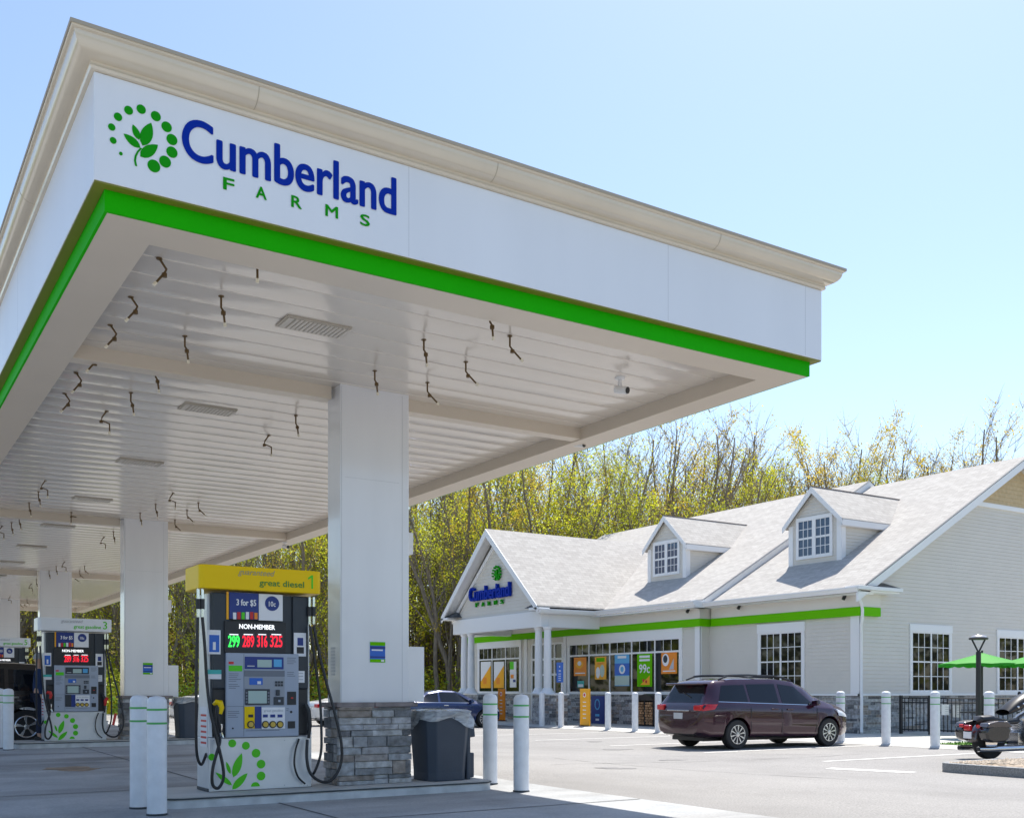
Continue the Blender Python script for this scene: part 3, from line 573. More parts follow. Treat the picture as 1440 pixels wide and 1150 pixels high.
# ---------------------------------------------------------------- fuel pumps
PB=10.30
def pump(k,num,color,words,label):
    b=10.2*k; loc=(3.55,10.5,.11)
    t=thing('fuel_pump',label,'fuel pump',loc)
    def Q(px,py): p=onB(px,py,PB); return p[0],p[2]
    def rect(mb,x0,y0,x1,y1,d0,d1):
        # corners in picture coordinates of pump 1, read along the receding front
        cy=(y0+y1)/2; a=Q(x0,cy)[0]; c=Q(x1,cy)[0]; xm=(x0+x1)/2
        zt=Q(xm,y0)[1]; zb=Q(xm,y1)[1]; fb(mb,'B',PB,a,c,zb,zt,d0,d1); return mb
    X0,X1=3.02,4.09
    # cabinet
    MB().box(X0,X1,PB,PB+.42,.11,.645).build('lower_cabinet',M['psteel'],t,bevel=.006)
    MB().box(X0-.01,X1+.01,PB+.02,PB+.40,.11,.14).build('plinth',M['charcoal'],t)
    side=[(PB,.65),(PB+.42,.65),(PB+.36,1.0),(PB+.34,2.08),(PB+.08,2.08),(PB+.06,1.0)]
    MB().prism(side,'x',X0-.002,X0+.03).prism(side,'x',X1-.03,X1+.002).build('side_trim',M['psteel'],t,bevel=.003)
    MB().box(X0+.03,X1-.03,PB+.03,PB+.36,.65,2.09).build('body',M['charcoal'],t,bevel=.004)
    for a,c in ((X0+.035,X0+.205),(X1-.205,X1-.035)):
        MB().box(a,c,PB+.0,PB+.035,1.13,2.09).build('front_pillar',M['charcoal'],t,bevel=.012)
        MB().box(a+.01,c-.01,PB+.018,PB+.029,.66,1.125).build('nozzle_boot',M['black'],t,bevel=.006)
    # topper
    pts=rrect(2.90,4.17,PB-.09,PB+.47,.06,5)
    tp=MB().prism(pts,'z',2.115,2.35).build('topper',color,t,bevel=.008)
    g=M['lime']; F=PB-.09
    text('guaranteed','B',F,3.28,3.66,2.25,2.325,.001,.003,bold=.012,shear=.35).build('topper_text',M['seam'] if k else mat('faded_grey',(0.42,0.36,0.18),0.5),tp)
    text(words,'B',F,3.50,3.97,2.15,2.23,.001,.003,bold=.02).build('topper_text',mat('deep_green_text',(0.06,0.25,0.03),0.5) if k==0 else g,tp)
    text(num,'B',F,4.01,4.08,2.165,2.305,.001,.003,bold=.01).build('topper_number',M['lime'],tp)
    # adverts and price sign
    pm=rect(MB(),322,834,363,871,.0,.012).build('advert_panel',M['navy'],t); 
    rect(MB(),363.5,836,397,873,.0,.012).build('advert_panel',M['printw'],t)
    rect(MB(),318,832,321,871,.0,.014).build('advert_strip',M['amber'],t)
    u0=Q(332,845)[0]; zz=Q(342,853)[1]
    text('3 for $5','B',PB,u0,u0+.20,zz,zz+.07,.013,.015,bold=.03).build('advert_text',M['printw'],pm)
    rg=random.Random(3)
    for j,cc in enumerate(('printw','red','lime','printw','red','orange')):
        x=327+j*6; rect(MB(),x,862-rg.random()*2,x+4.5,871,.013,.017).build('advert_bottle',M[cc],pm)
    c=Q(382,849); disc(MB(),'B',PB,c[0],c[1],.075,.013,.015,ry=.075).build('advert_badge',M['navy'],pm)
    text('10c','B',PB,c[0]-.035,c[0]+.035,c[1]-.03,c[1]+.02,.016,.018,bold=.02).build('advert_text',M['printw'],pm)
    ps=rect(MB(),315,874.5,401,919,.0,.02).build('price_sign',M['black'],t,bevel=.004)
    a,z=Q(337,884); a2,_=Q(384,884); text('NON-MEMBER','B',PB,a-.01,a2+.01,z-.002,z+.045,.021,.023,bold=.03).build('sign_text',M['ledw'],ps)
    for s_,x0,x1,mm in (('299',319,337,'ledgreen' if k==0 else 'ledred'),('289',339,357.5,'ledred'),('316',359.5,376,'ledred'),('325',378,397,'ledred')):
        if k and s_=='299': continue
        a=Q(x0,900)[0]; a2=Q(x1,900)[0]; zb=Q((x0+x1)/2,910)[1]; zt=Q((x0+x1)/2,894)[1]; fb(MB(),'B',PB,a-.0,a2+.0,zb-.012,zt+.024,.0202,.0207).build('price_window',M['charcoal'],ps)
        text(s_,'B',PB,a+.008,a2-.010,zb,zt,.021,.023,bold=.018).build('price_digits',M[mm],ps)
        fb(MB(),'B',PB,a+.02,a2-.02,zt+.006,zt+.016,.021,.022).build('price_caption',M['ledw'],ps)
    # stickers on the pillars
    s1=rect(MB(),291,886,310,920,.002,.006).build('notice',M['printw'],t); rect(MB(),294,893,308,917,.0065,.008).build('notice_print',M['blue'],s1); rect(MB(),299,903,303,914,.0085,.0095).build('notice_print',M['printw'],s1)
    s1=rect(MB(),413,890,430,923,.002,.006).build('notice',M['printw'],t); rect(MB(),418,897,426,908,.0065,.008).build('notice_print',M['navy'],s1); rect(MB(),417,910,427,919,.0065,.008).build('notice_print',M['black'],s1)
    s1=rect(MB(),291,942,311,955,.002,.006).build('notice',M['printw'],t); rect(MB(),291,942,311,948,.0065,.008).build('notice_print',M['teal'],s1)
    s1=rect(MB(),416,943.5,428,960,.002,.006).build('notice',M['printw'],t)
    for q in range(3): rect(MB(),418,946+q*4.5,426,947.2+q*4.5,.0065,.008).build('notice_print',M['seam'],s1)
    # main door
    d=rect(MB(),316.6,919,418.5,1036,-.01,.035).build('main_door',M['pgrey'],t,bevel=.008)
    e=.035
    rect(MB(),341,919.5,341.6,1035,e,e+.001).build('door_seam',M['pdark'],d); rect(MB(),318,993,341,993.6,e,e+.001).build('door_seam',M['pdark'],d)
    rect(MB(),320,930.5,327,934,e,e+.003).build('label_red',M['red'],d); rect(MB(),320,936,339,944,e,e+.003).build('label_green',M['lime'],d)
    rect(MB(),342.5,924,397,941,e,e+.006).build('display_bezel',M['navy'] if k==0 else M['charcoal'],d,bevel=.003)
    rect(MB(),360,928,380,938.5,e+.006,e+.009).build('amount_display',M['lcd'],d); rect(MB(),383,927.5,394,938,e+.006,e+.009).build('contactless_pad',M['sky'],d)
    rect(MB(),346,936,356,937.5,e+.006,e+.008).build('display_text',M['seam'],d)
    rect(MB(),342,943,398.5,951.5,e,e+.004).build('recess_shadow_strip',M['pdark'],d)
    rect(MB(),342,952,398.5,992,e,e+.002).build('terminal_panel',mat('terminal_grey',(0.30,0.33,0.38),0.4),d)
    x=rect(MB(),349,953.5,367.5,963,e+.002,e+.006).build('card_sign',M['blue'],d); rect(MB(),360,958,365,962,e+.006,e+.008).build('card_sign_print',M['printw'],x)
    x=rect(MB(),343,969,377.5,991,e+.002,e+.012).build('screen_bezel',M['charcoal'],d,bevel=.003); rect(MB(),347,971.5,373,989,e+.012,e+.014).build('screen',M['lcd'],x)
    for q in range(4): rect(MB(),343.6,973+q*4.3,345.8,975.5+q*4.3,e+.012,e+.016).build('soft_key',M['pdark'],x)
    for q in range(4): rect(MB(),374.2,973+q*4.3,376.6,975.5+q*4.3,e+.012,e+.016).build('soft_key',M['pdark'],x)
    for q in range(2):
        for j in range(3): rect(MB(),385+j*4,958+q*4,388+j*4,961+q*4,e+.002,e+.008).build('key',M['charcoal'],d)
    rect(MB(),386,970,391,978,e+.002,e+.02).build('card_slot',M['charcoal'],d,bevel=.003); rect(MB(),383,980,397,991,e+.002,e+.012).build('card_reader',M['charcoal'],d,bevel=.003); rect(MB(),389,984,392,987,e+.012,e+.015).build('reader_light',M['pgrey'],d)
    gp=rect(MB(),342,993.5,356,1024,e,e+.010).build('grade_panel',M['yellow'] if k==0 else M['charcoal'],d); lab(gp,'yellow diesel grade panel' if k==0 else 'dark blank grade panel')
    rect(MB(),356.3,993.5,365.7,1024,e,e+.008).build('grade_panel',M['navy'],d); gw=rect(MB(),366,994.5,398.5,1024.5,e,e+.010).build('grade_panel',M['printw'],d)
    for x in ([350.5] if k==0 else [])+[371,381.3,391.5]:
        p=Q(x,1018.5); disc(MB(),'B',PB,p[0],p[1],.037,e+.010,e+.018,20).build('grade_bezel',M['black'],d); disc(MB(),'B',PB,p[0],p[1],.026,e+.018,e+.024,18).build('grade_button',M['gold'],d)
        rect(MB(),x-3.4,1004.5,x+3.4,1008.6,e+.010,e+.013).build('octane_label',M['navy'] if x>360 else M['black'],d)
    a=Q(369,1000); a2=Q(396,1000); text('great gasoline','B',PB,a[0],a2[0],a[1]-.012,a[1]+.018,e+.010,e+.012,bold=.01).build('grade_text',M['seam'],d)
    rect(MB(),402,972.5,414.5,991,e,e+.006).build('receipt_slot',M['black'],d,bevel=.002); rect(MB(),407,980.5,410,982.5,e+.006,e+.009).build('receipt_light',M['red'],d)
    p=Q(407.6,1001); disc(MB(),'B',PB,p[0],p[1],.013,e,e+.004,14).build('lock',M['black'],d); rect(MB(),403,1014,413,1024,e,e+.006).build('receipt_tray',M['black'],d)
    p=Q(325.8,1024); disc(MB(),'B',PB,p[0],p[1],.009,e,e+.004,12).build('lock',M['black'],d)
    # lower panel emblem (cropped by the panel edge)
    em=MB()
    for x,y,r in ((326.5,1045.2,17),(345.7,1048.5,17),(360,1059,19),(367,1074.3,19),(367,1091,19)):
        p=Q(x,y); disc(em,'B',PB,p[0],p[1],r/3.027/1465*10.45,.001,.004,20)
    p=Q(297.8,1064.5); disc(em,'B',PB,p[0],p[1],.035,.001,.004,16)
    p=Q(359,1106); r=.046; fpoly(em,'B',PB,[(p[0]+r*math.cos(a),max(.142,p[1]+r*math.sin(a))) for a in [2*math.pi*q/24 for q in range(24)]],.001,.004)
    for a,c,wd in (((328,1093),(340,1059),.042),((326.5,1110),(348,1087),.036),((326,1104),(303,1086),.025),((324,1088),(318,1071),.018)):
        leafshape(em,'B',PB,Q(*a),Q(*c),wd,.001,.004)
    em.build('emblem',M['lime'],t)
    rect(MB(),302,1036.3,430,1037.3,.0,.003).build('panel_seam',M['pdark'],t)
    rg=random.Random(9)   # fine print and small plates
    for x0,y0,x1,n_ in ((320,947,338,5),(320,962,336,3),(319,1000,338,4),(402,925,416,4),(402,945,416,3),(401,996,404.5,2),(344,1026.5,396,1),(366,964,380,1)):
        m=MB()
        for q in range(n_): rect(m,x0,y0+q*2.6,x0+(x1-x0)*rg.uniform(.6,1),y0+q*2.6+.9,e,e+.001)
        m.build('fine_print',M['pdark'],d)
    m=MB()
    for x in (300,322,400,432):
        for y in (1041,1104): p=Q(x,y); disc(m,'B',PB,p[0],p[1],.006,.0,.003,8)
    m.build('rivets',M['seam'],t)
    # left side warning label
    sl=MB(); sl.box(X0-.006,X0-.0025,PB+.05,PB+.30,.55,.95); sl.build('warning_label',M['printw'],t)
    sl=MB(); 
    for q in range(6): sl.box(X0-.0075,X0-.0065,PB+.08,PB+.27,.58+q*.055,.60+q*.055)
    sl.build('warning_print',M['red'],t)
    # hoses and nozzles
    def W(px,py,d=.06): p=onB(px,py,PB-d); return Vector((p[0],p[1],p[2]))
    def spline(pts,n=7):
        out=[]; P=[pts[0]]+pts+[pts[-1]]
        for i in range(1,len(P)-2):
            for j in range(n):
                s=j/n; a,b2,c2,d2=P[i-1],P[i],P[i+1],P[i+2]
                out.append(.5*((2*b2)+(c2-a)*s+(2*a-5*b2+4*c2-d2)*s*s+(3*b2-a-3*c2+d2)*s**3))
        out.append(pts[-1]); return out
    def hose(name,pts,r=.0145): return MB().tube(spline(pts),r,8).build(name,M['rubber'],t,smooth=True,angle=80)
    # swivels at the topper ends
    for xs,ys in (((278.5,284.5),828),((435,441),840)):
        for x in xs:
            p=W(x,ys,.02); MB().tube([p,p-Vector((0,0,.10))],.016,8).tube([p-Vector((0,0,.20)),p-Vector((0,0,.28))],.017,8).build('hose_swivel',M['chrome'],t,smooth=True)
            MB().tube([p-Vector((0,0,.10)),p-Vector((0,0,.20))],.024,8).build('hose_coupling',M['black'],t,smooth=True)
    hose('hose',[W(278,868),W(276.5,920),W(276,990),W(276.5,1056,.02),W(283,1075,.0),W(290,1060,-.1)])
    hose('hose',[W(284.5,868),W(288,910),W(291,960),W(296,1000,.10),W(305,1040,.12),W(313,1075,.13),W(314,1095,.13),W(307,1108,.13),W(299,1103,.13),W(299,1082,.13),W(305,1058,.12),W(309,1044,.10),W(309,1036,.08)],.016)
    hose('hose',[W(436,880),W(443,930),W(450,985),W(452,1030,.1),W(451,1060,.12),W(443,1084,.1),W(438,1090,.06)])
    hose('hose',[W(441,880),W(449,920),W(459,960,.08),W(470,1000,.12),W(480,1045,.16),W(479,1075,.16),W(467,1096,.16),W(452,1099,.14),W(437,1088,.12),W(431.5,1068,.10),W(432,1040,.06)],.016)
    hose('hose',[W(420.5,1039,.02),W(415.5,1055,.05),W(414,1075,.06),W(419,1092,.05),W(429,1102,.04)],.010)
    # front left nozzle, yellow grip cover
    nz=MB(); nz.tube([W(308,990,.09),W(306,1000,.10),W(307,1014,.09),W(310,1030,.07)],[.026,.022,.018,.015],10); nz.build('nozzle',M['black'],t,smooth=True)
    nz=MB(); nz.tube([W(301,990,.06),W(304.5,987.5,.10),W(309,988,.10),W(311,995,.10),W(309,1004,.10)],[.018,.028,.034,.032,.022],10); nz.build('nozzle_cover',M['yellow'] if k==0 else M['red'],t,smooth=True)
    MB().tube([W(312,1018,.07),W(310,1028,.06),W(313,1037,.06)],[.013,.015,.016],8).build('nozzle_spout',M['chrome'],t,smooth=True)
    nz=MB(); nz.tube([W(430,990,.03),W(434,1000,.05),W(436,1020,.05),W(434,1038,.04)],[.02,.024,.02,.015],10); nz.build('nozzle',M['black'],t,smooth=True)
    if k:
        nz=MB(); nz.tube([W(441,1001,.05),W(437,1008,.06),W(436,1020,.05)],[.03,.034,.022],10).tube([W(463,1040,.16),W(457,1070,.16)],.024,8); nz.build('nozzle_cover',M['red'],t,smooth=True)
        MB().tube([W(444,1004,.05),W(447,1012,.05),W(444,1040,.05)],.02,8).build('nozzle_cover',M['yellow'],t,smooth=True)
    t.location=(3.55,10.5+b,.11+gz(4,10.5+b))
    return t
pump(0,'1',M['yellow'],'great diesel','fuel pump number 1 with a yellow great diesel topper, nearest to the camera')
pump(1,'3',M['acm'],'great gasoline','fuel pump number 3 with a white great gasoline topper, on the second island')
pump(2,'5',M['acm'],'great gasoline','fuel pump number 5 with a white topper, behind the black car at far left')
pump(3,'7',M['acm'],'great gasoline','farthest fuel pump at the far end of the canopy')
# ---------------------------------------------------------------- the shop
store=thing('convenience_store','grey clapboard convenience store with pale shingle roof, two dormers, stone base and gabled porch','store',(27,27,WZ))
TOPZ=3.30; ST=1.02                       # underside of the green band's frieze; top of the stone base
BEND=39.2
# hollow-looking core walls (solid block inside the cladding)
def cladding(face,P0,poly,zc0,pitch=.108):
    """clapboards clipped to a convex outline [(u,z)..]"""
    mb=MB(); z=zc0; zmax=max(p[1] for p in poly)
    def span(zz):
        us=[]
        for i in range(len(poly)):
            a,b=poly[i],poly[(i+1)%len(poly)]
            if (a[1]-zz)*(b[1]-zz)<0: us.append(a[0]+(b[0]-a[0])*(zz-a[1])/(b[1]-a[1]))
        return (min(us),max(us)) if len(us)>=2 else None
    while z<zmax-.01:
        z1=min(z+pitch,zmax-.002); s0=span(z+.001); s1=span(z1-.001)
        if s0 and s1:
            if face=='A': vs=[(P0-.022,s0[0],z),(P0-.022,s0[1],z),(P0-.004,s1[1],z1),(P0-.004,s1[0],z1),(P0,s0[0],z),(P0,s0[1],z)]
            else: vs=[(s0[0],P0-.022,z),(s0[1],P0-.022,z),(s1[1],P0-.004,z1),(s1[0],P0-.004,z1),(s0[0],P0,z),(s0[1],P0,z)]
            mb.add(vs,[(0,1,2,3),(4,5,1,0)])
        z+=pitch
    return mb
RS=0.577; E0=22.65; EZ=3.77               # roof pitch, eave line of the right-hand roof
RA=30.5; RZ=EZ+RS*(RA-E0)
def rz(A,lift=0): return EZ+lift+RS*(A-E0)
# walls
MB().box(A1+.01,RA*2-A1,JOG,BEND,WZ,3.7).box(A2+.01,RA*2-A2,BC+.01,JOG+.1,WZ,3.7).build('wall_core',M['shutter'],store)
gp=[(A2,ST),(37.8,ST),(37.8,4.2),(37.8,rz(A2)),(RA,RZ-.1),(A2,rz(A2)-.1)]
g=cladding('B',BC,gp,ST).build('end_wall',M['siding'],store,nofix=True)
MB().prism([(A2+.02,WZ),(37.7,WZ),(37.7,3.9),(RA,RZ-.12),(A2+.02,3.9)],'y',BC+.001,BC+.2).build('end_wall_backing',M['siding'],store)
cladding('A',A2,[(BC,ST),(JOG,ST),(JOG,3.5),(BC,3.5)],ST).build('front_wall',M['siding'],store,nofix=True)
cladding('A',A1,[(JOG,ST),(BEND,ST),(BEND,3.5),(JOG,3.5)],ST).build('front_wall',M['siding'],store,nofix=True)
cladding('B',JOG,[(A1,ST),(A2,ST),(A2,3.5),(A1,3.5)],ST).build('front_wall',M['siding'],store,nofix=True)
MB().box(A1+.003,A2+.05,JOG+.003,JOG+.1,WZ,3.5).build('wall_return',M['siding'],store)
# upper tan gable shakes above a white band
q=onB(1380,706,BC); zb=q[2]
ub=E0+(zb-EZ)/RS+.35
cladding('B',BC-.03,[(ub,zb),(2*RA-ub,zb),(RA,RZ-.28)],zb,.13).build('gable_shakes',M['shake'],store,nofix=True)
fb(MB(),'B',BC,ub-.25,2*RA-ub+.2,zb-.14,zb,.0,.07).build('gable_band',M['trim'],store,bevel=.01)
# stone base
rg=random.Random(8)
s=stones(MB(),'B',BC,A2-.02,37.8,WZ,ST-.06,rg,hs=(.06,.15),ls=(.15,.5)); stones(s,'A',A2,BC-.04,JOG,WZ,ST-.06,rg,hs=(.06,.15),ls=(.15,.5)); stones(s,'A',A1,JOG-.03,BEND,WZ,ST-.06,rg,hs=(.06,.15),ls=(.15,.5))
stones(s,'B',JOG,A1,A2,WZ,ST-.06,rg); s.build('stone_base',M['stone'],store)
cp=MB(); fb(cp,'B',BC,A2-.07,37.8,ST-.055,ST,.0,.07); fb(cp,'A',A2,BC-.07,JOG,ST-.055,ST,.0,.07); fb(cp,'A',A1,JOG-.07,BEND,ST-.055,ST,.0,.07); fb(cp,'B',JOG,A1-.07,A2,ST-.05,ST-.003,.0,.06)
cp.build('stone_sill',M['trim'],store,bevel=.006)
# corner boards
cb=MB(); fb(cb,'A',A2,BC-.03,BC+.27,ST,3.45,.0,.035); fb(cb,'B',BC,A2-.03,A2+.05,ST,3.43,.0,.03); cb.build('corner_board',M['trim'],store,bevel=.004)
cb=MB(); fb(cb,'A',A1,JOG-.03,JOG+.2,ST,3.42,.0,.035); fb(cb,'B',JOG,A1-.03,A1+.06,ST,3.42,.0,.03); cb.build('corner_board',M['trim'],store,bevel=.004)
# green band and frieze (boxed, wrapping the near corner)
GB0,GB1=3.14,3.38
def band(name,m,z0,z1,d):
    mb=MB(); mb.box(A2-d,A2+.75,BC-d,JOG-.2,z0,z1).box(A1-d,A1+.6,JOG-d,BEND,z0,z1); return mb.build(name,m,store,bevel=.004)
band('green_band',M['sgreen'],GB0,GB1,.12)
band('frieze',M['frieze'],GB1+.002,3.78,.10)
mb=MB(); mb.box(A2-.55,A2+.15,BC-.35,JOG,3.70,3.745).box(A1-.55,A1+.1,JOG-.35,BEND,3.70,3.745).build('eave_soffit',M['trim'],store)
def gutter(mb,x,y0,y1,z):  # K-profile gutter along Y
    pr=[(x,z-.14),(x-.07,z-.14),(x-.09,z-.09),(x-.13,z-.03),(x-.13,z),(x-.11,z),(x,z-.005)]
    return mb.prism([(a,b) for a,b in pr],'y',y0,y1)
gutter(MB(),A2-.53,BC-.42,JOG-.35,3.87).build('gutter',M['trim'],store)
gutter(MB(),A1-.52,JOG-.38,PB0-.3,3.90).build('gutter',M['trim'],store)
MB().box(A2-.53,A2+1.15,BC-.42,BC-.03,3.745,3.80).box(A2-.62,A2+1.2,BC-.5,BC-.03,3.80,3.90).build('eave_return',M['trim'],store,bevel=.01)
MB().box(A1-.53,A1+.15,JOG-.37,JOG-.15,3.70,3.93).build('eave_end',M['trim'],store)
# cap of the eave return: a small lead-covered slope
MB().add([(A2-.55,BC-.48,3.902),(A2+1.15,BC-.48,3.902),(A2+1.0,BC-.02,4.08),(A2+.35,BC-.02,4.08),(A2+1.15,BC-.02,3.902),(A2-.55,BC-.02,3.902)],[(0,1,2,3),(1,4,2),(0,3,5),(0,5,4,1)]).build('return_cap',M['flash'],store)
# roofs
def roof(mb,y0,y1,lift,th=.05):
    o=lift; e=E0-.02; ez=rz(e,o)
    mb.add([(e,y0,ez),(RA,y0,rz(RA,o)),(2*RA-e,y0,ez),(e,y1,ez),(RA,y1,rz(RA,o)),(2*RA-e,y1,ez),
            (e,y0,ez-th),(RA,y0,rz(RA,o)-th*1.2),(2*RA-e,y0,ez-th),(e,y1,ez-th),(RA,y1,rz(RA,o)-th*1.2),(2*RA-e,y1,ez-th)],
      [(0,1,4,3),(1,2,5,4),(6,9,10,7),(7,10,11,8),(0,6,7,1),(1,7,8,2),(3,4,10,9),(4,5,11,10),(0,3,9,6),(2,8,11,5)])
    return mb
RL=.22
r1=roof(MB(),BC-.38,JOG-.2,0).build('roof',M['shingle'],store)
r2=roof(MB(),JOG-.33,39.7,RL).build('roof',M['shingle'],store)
def rake(mb,y0,y1,lift,w=.26,up=.01):
    a,b=E0-.03,RA
    for s_ in (0,1):
        f=(lambda x:x) if s_==0 else (lambda x:2*RA-x)
        P=[(f(a),rz(a,lift)-w+up),(f(b),rz(b,lift)-w+up),(f(b),rz(b,lift)-.012),(f(a),rz(a,lift)-.012)]
        mb.prism(P,'y',y0,y1)
    return mb
rake(MB(),BC-.42,BC-.36,-.03).build('rake_board',M['trim'],store); rake(MB(),BC-.44,BC-.36,.006,w=.02).build('drip_edge',M['flash'],store)
rake(MB(),JOG-.40,JOG-.34,RL-.01,w=.27).build('rake_board',M['trim'],store); rake(MB(),JOG-.42,JOG-.34,RL+.006,w=.02).build('drip_edge',M['flash'],store)
# soffit under the front rake
mb=MB(); mb.add([(E0,BC-.36,rz(E0)-.07),(RA,BC-.36,RZ-.07),(RA,BC,RZ-.07),(E0,BC,rz(E0)-.07)],[(0,1,2,3)]).add([(2*RA-E0,BC-.36,rz(E0)-.07),(RA,BC-.36,RZ-.07),(RA,BC,RZ-.07),(2*RA-E0,BC,rz(E0)-.07)],[(0,1,2,3)]).build('rake_soffit',M['trim'],store)
# windows
def muntins(mb,face,P0,u0,u1,z0,z1,nc,nr,t,d0,d1):
    for i in range(1,nc): u=u0+(u1-u0)*i/nc; fb(mb,face,P0,u-t/2,u+t/2,z0,z1,d0,d1)
    for j in range(1,nr): z=z0+(z1-z0)*j/nr; fb(mb,face,P0,u0,u1,z-t/2,z+t/2,d0,d1-.003)
    return mb
def window(face,P0,u0,u1,z0,z1,halves=2,label=None,head=.16,side=.09,cols=3,rows=2,parent=None):
    par=parent or store
    f=MB(); fb(f,face,P0,u0-side,u0,z0,z1,.0,.05); fb(f,face,P0,u1,u1+side,z0,z1,.0,.05); fb(f,face,P0,u0-side-.02,u1+side+.02,z1,z1+head,.0,.06); fb(f,face,P0,u0-side-.01,u1+side+.01,z0-.06,z0,.0,.065)
    w=f.build('window',M['trim'],par,bevel=.004)
    if label: lab(w,label)
    fb(MB(),face,P0,u0,u1,z0,z1,.0,.027).build('pane',M['glass'],w)
    wd=(u1-u0)/halves; sh=MB(); mt=MB(); zm=(z0+z1)/2
    for h in range(halves):
        a,b=u0+wd*h,u0+wd*(h+1)
        fb(sh,face,P0,a,a+.03,z0,z1,.027,.044); fb(sh,face,P0,b-.03,b,z0,z1,.027,.044)
        for zz in (z0,z1-.035,zm-.02): fb(sh,face,P0,a+.035,b-.035,zz,zz+.04 if zz!=z1-.035 else z1,.027,.042)
        muntins(mt,face,P0,a+.035,b-.035,z0+.04,zm-.02,cols,rows,.020,.027,.036); muntins(mt,face,P0,a+.035,b-.035,zm+.02,z1-.035,cols,rows,.020,.027,.036)
    sh.build('sash',M['trim'],w); mt.build('muntin',M['trim'],w); return w
def yA(px,A): return onA(px,970,A)[1]
def xB(px,B): return onB(px,970,B)[0]
def zA(px,py,A): return onA(px,py,A)[2]
def zB(px,py,B): return onB(px,py,B)[2]
window('A',A2,yA(1129,A2),yA(1070,A2),1.10,zA(1100,889,A2),label='tall white double window on the shop front right of the stepped corner',head=.28)
window('B',BC,xB(1281,BC),xB(1334,BC),1.08,zB(1305,889,BC),label='tall white double window on the end wall, left one',head=.22)
window('B',BC,xB(1403,BC),xB(1455,BC),1.08,zB(1420,896,BC),label='tall white double window on the end wall, right one',head=.22)
# shop windows: outer frame, bays with a transom row
def shopwin(px0,px1,bays,A,ztop_px,ztr_px,label,tcols=3):
    y1,y0=yA(px0,A),yA(px1,A); z0=ST+.03; pm=(px0+px1)/2
    z1=zA(px1,ztop_px,A); zt=zA(px1,ztr_px,A)
    f=MB(); fb(f,'A',A,y0-.12,y0,z0-.03,z1,.0,.06); fb(f,'A',A,y1,y1+.12,z0-.03,z1,.0,.06); fb(f,'A',A,y0-.14,y1+.14,z1,z1+.36,.0,.07); fb(f,'A',A,y0,y1,z0-.03,z0+.02,.0,.06)
    w=f.build('shop_window',M['trim'],store,bevel=.005); lab(w,label)
    fb(MB(),'A',A,y0,y1,z0,z1,.0,.028).build('pane',M['glass'],w)
    s=MB(); mt=MB()
    for i in range(bays+1):
        y=y0+(y1-y0)*i/bays; fb(s,'A',A,y-.025,y+.025,z0+.02,z1,.028,.055)
    fb(s,'A',A,y0,y1,zt-.03,zt+.03,.028,.052); s.build('mullion',M['trim'],w)
    for i in range(bays):
        a,b=y0+(y1-y0)*i/bays+.025,y0+(y1-y0)*(i+1)/bays-.025; muntins(mt,'A',A,a,b,zt+.03,z1,tcols,1,.018,.028,.036)
    mt.build('muntin',M['trim'],w); return y0,y1,z0,z1,zt
sw=shopwin(802,957,5,A1,898,915,'wide five-bay shop window with bright posters')
sw2=shopwin(675,732,3,A1,909,925,'three-bay shop window behind the left porch columns')
# recessed entrance between the windows
e1,e0=yA(737,A1),yA(797,A1)
fb(MB(),'A',A1,e0+.02,e1-.02,WZ+.02,3.12,.0,.03).build('entrance_surround',M['frieze'],store)
dy1,dy0=yA(778,A1),yA(793,A1)
d=fb(MB(),'A',A1,dy0,yA(750,A1),WZ+.03,zA(785,904,A1),.03,.05).build('door',M['glass'],store); 
f=MB(); ztr=zA(785,926,A1); zmid=zA(785,948,A1); dyL=yA(750,A1)
for y in (dy0,(dy0*3+dyL)/4,(dy0+dyL)/2,dyL): fb(f,'A',A1,y-.04,y+.04,WZ+.03,zA(785,904,A1),.05,.08)
for z in (ztr,zmid,WZ+.15,zA(785,904,A1)): fb(f,'A',A1,dy0,dyL,z-.04,z+.04,.05,.078)
f.build('door_frame',M['trim'],d)
for px in (741,796): fb(MB(),'A',A1,yA(px,A1)-.09,yA(px,A1)+.09,ST,3.14,.03,.07).build('pilaster',M['trim'],store)
fb(MB(),'A',A1,yA(741,A1)-.55,yA(741,A1)-.12,WZ,3.12,.031,.04).build('entry_panel',M['siding'],store)
# posters in the windows
def poster(px0,px1,py0,py1,mm,label,A=A1,det=None,grp='posters in the shop windows'):
    y1,y0=yA(px0,A),yA(px1,A); pc=(px0+px1)/2; z1,z0=zA(pc,py0,A),zA(pc,py1,A)
    t=thing('window_poster',label,'poster',(A-.05,(y0+y1)/2,z0),grp)
    fb(MB(),'A',A,y0,y1,z0,z1,.0285,.0325).build('sheet',M[mm],t)
    W=y1-y0;H=z1-z0
    for ix,(kind,col,a,b,c,e) in enumerate(det or []):
        D0=.0328+.0006*ix; D1=D0+.0005
        U0,U1=y1-W*b,y1-W*a; Z0,Z1=z1-H*e,z1-H*c
        if kind=='r': fb(MB(),'A',A,U0,U1,Z0,Z1,D0,D1).build('print',M[col],t)
        elif kind=='d': disc(MB(),'A',A,(U0+U1)/2,(Z0+Z1)/2,(U1-U0)/2,D0,D1,18,ry=(Z1-Z0)/2).build('print',M[col],t)
        elif kind=='w': fpoly(MB(),'A',A,[(U0,Z0),(U1,Z0),((U0),Z1)],D0,D1).build('print',M[col],t)
        else: text(kind,'A',A,U0,U1,Z0,Z1,D0+.003,D1+.003,bold=.02).build('print_text',M[col],t)
poster(808,825.5,924,950,'orange','orange poster in the leftmost bay of the wide shop window',det=[('d','amber',.15,.75,.15,.6),('d','printw',.3,.6,.2,.45),('r','printw',.1,.9,.82,.88)])
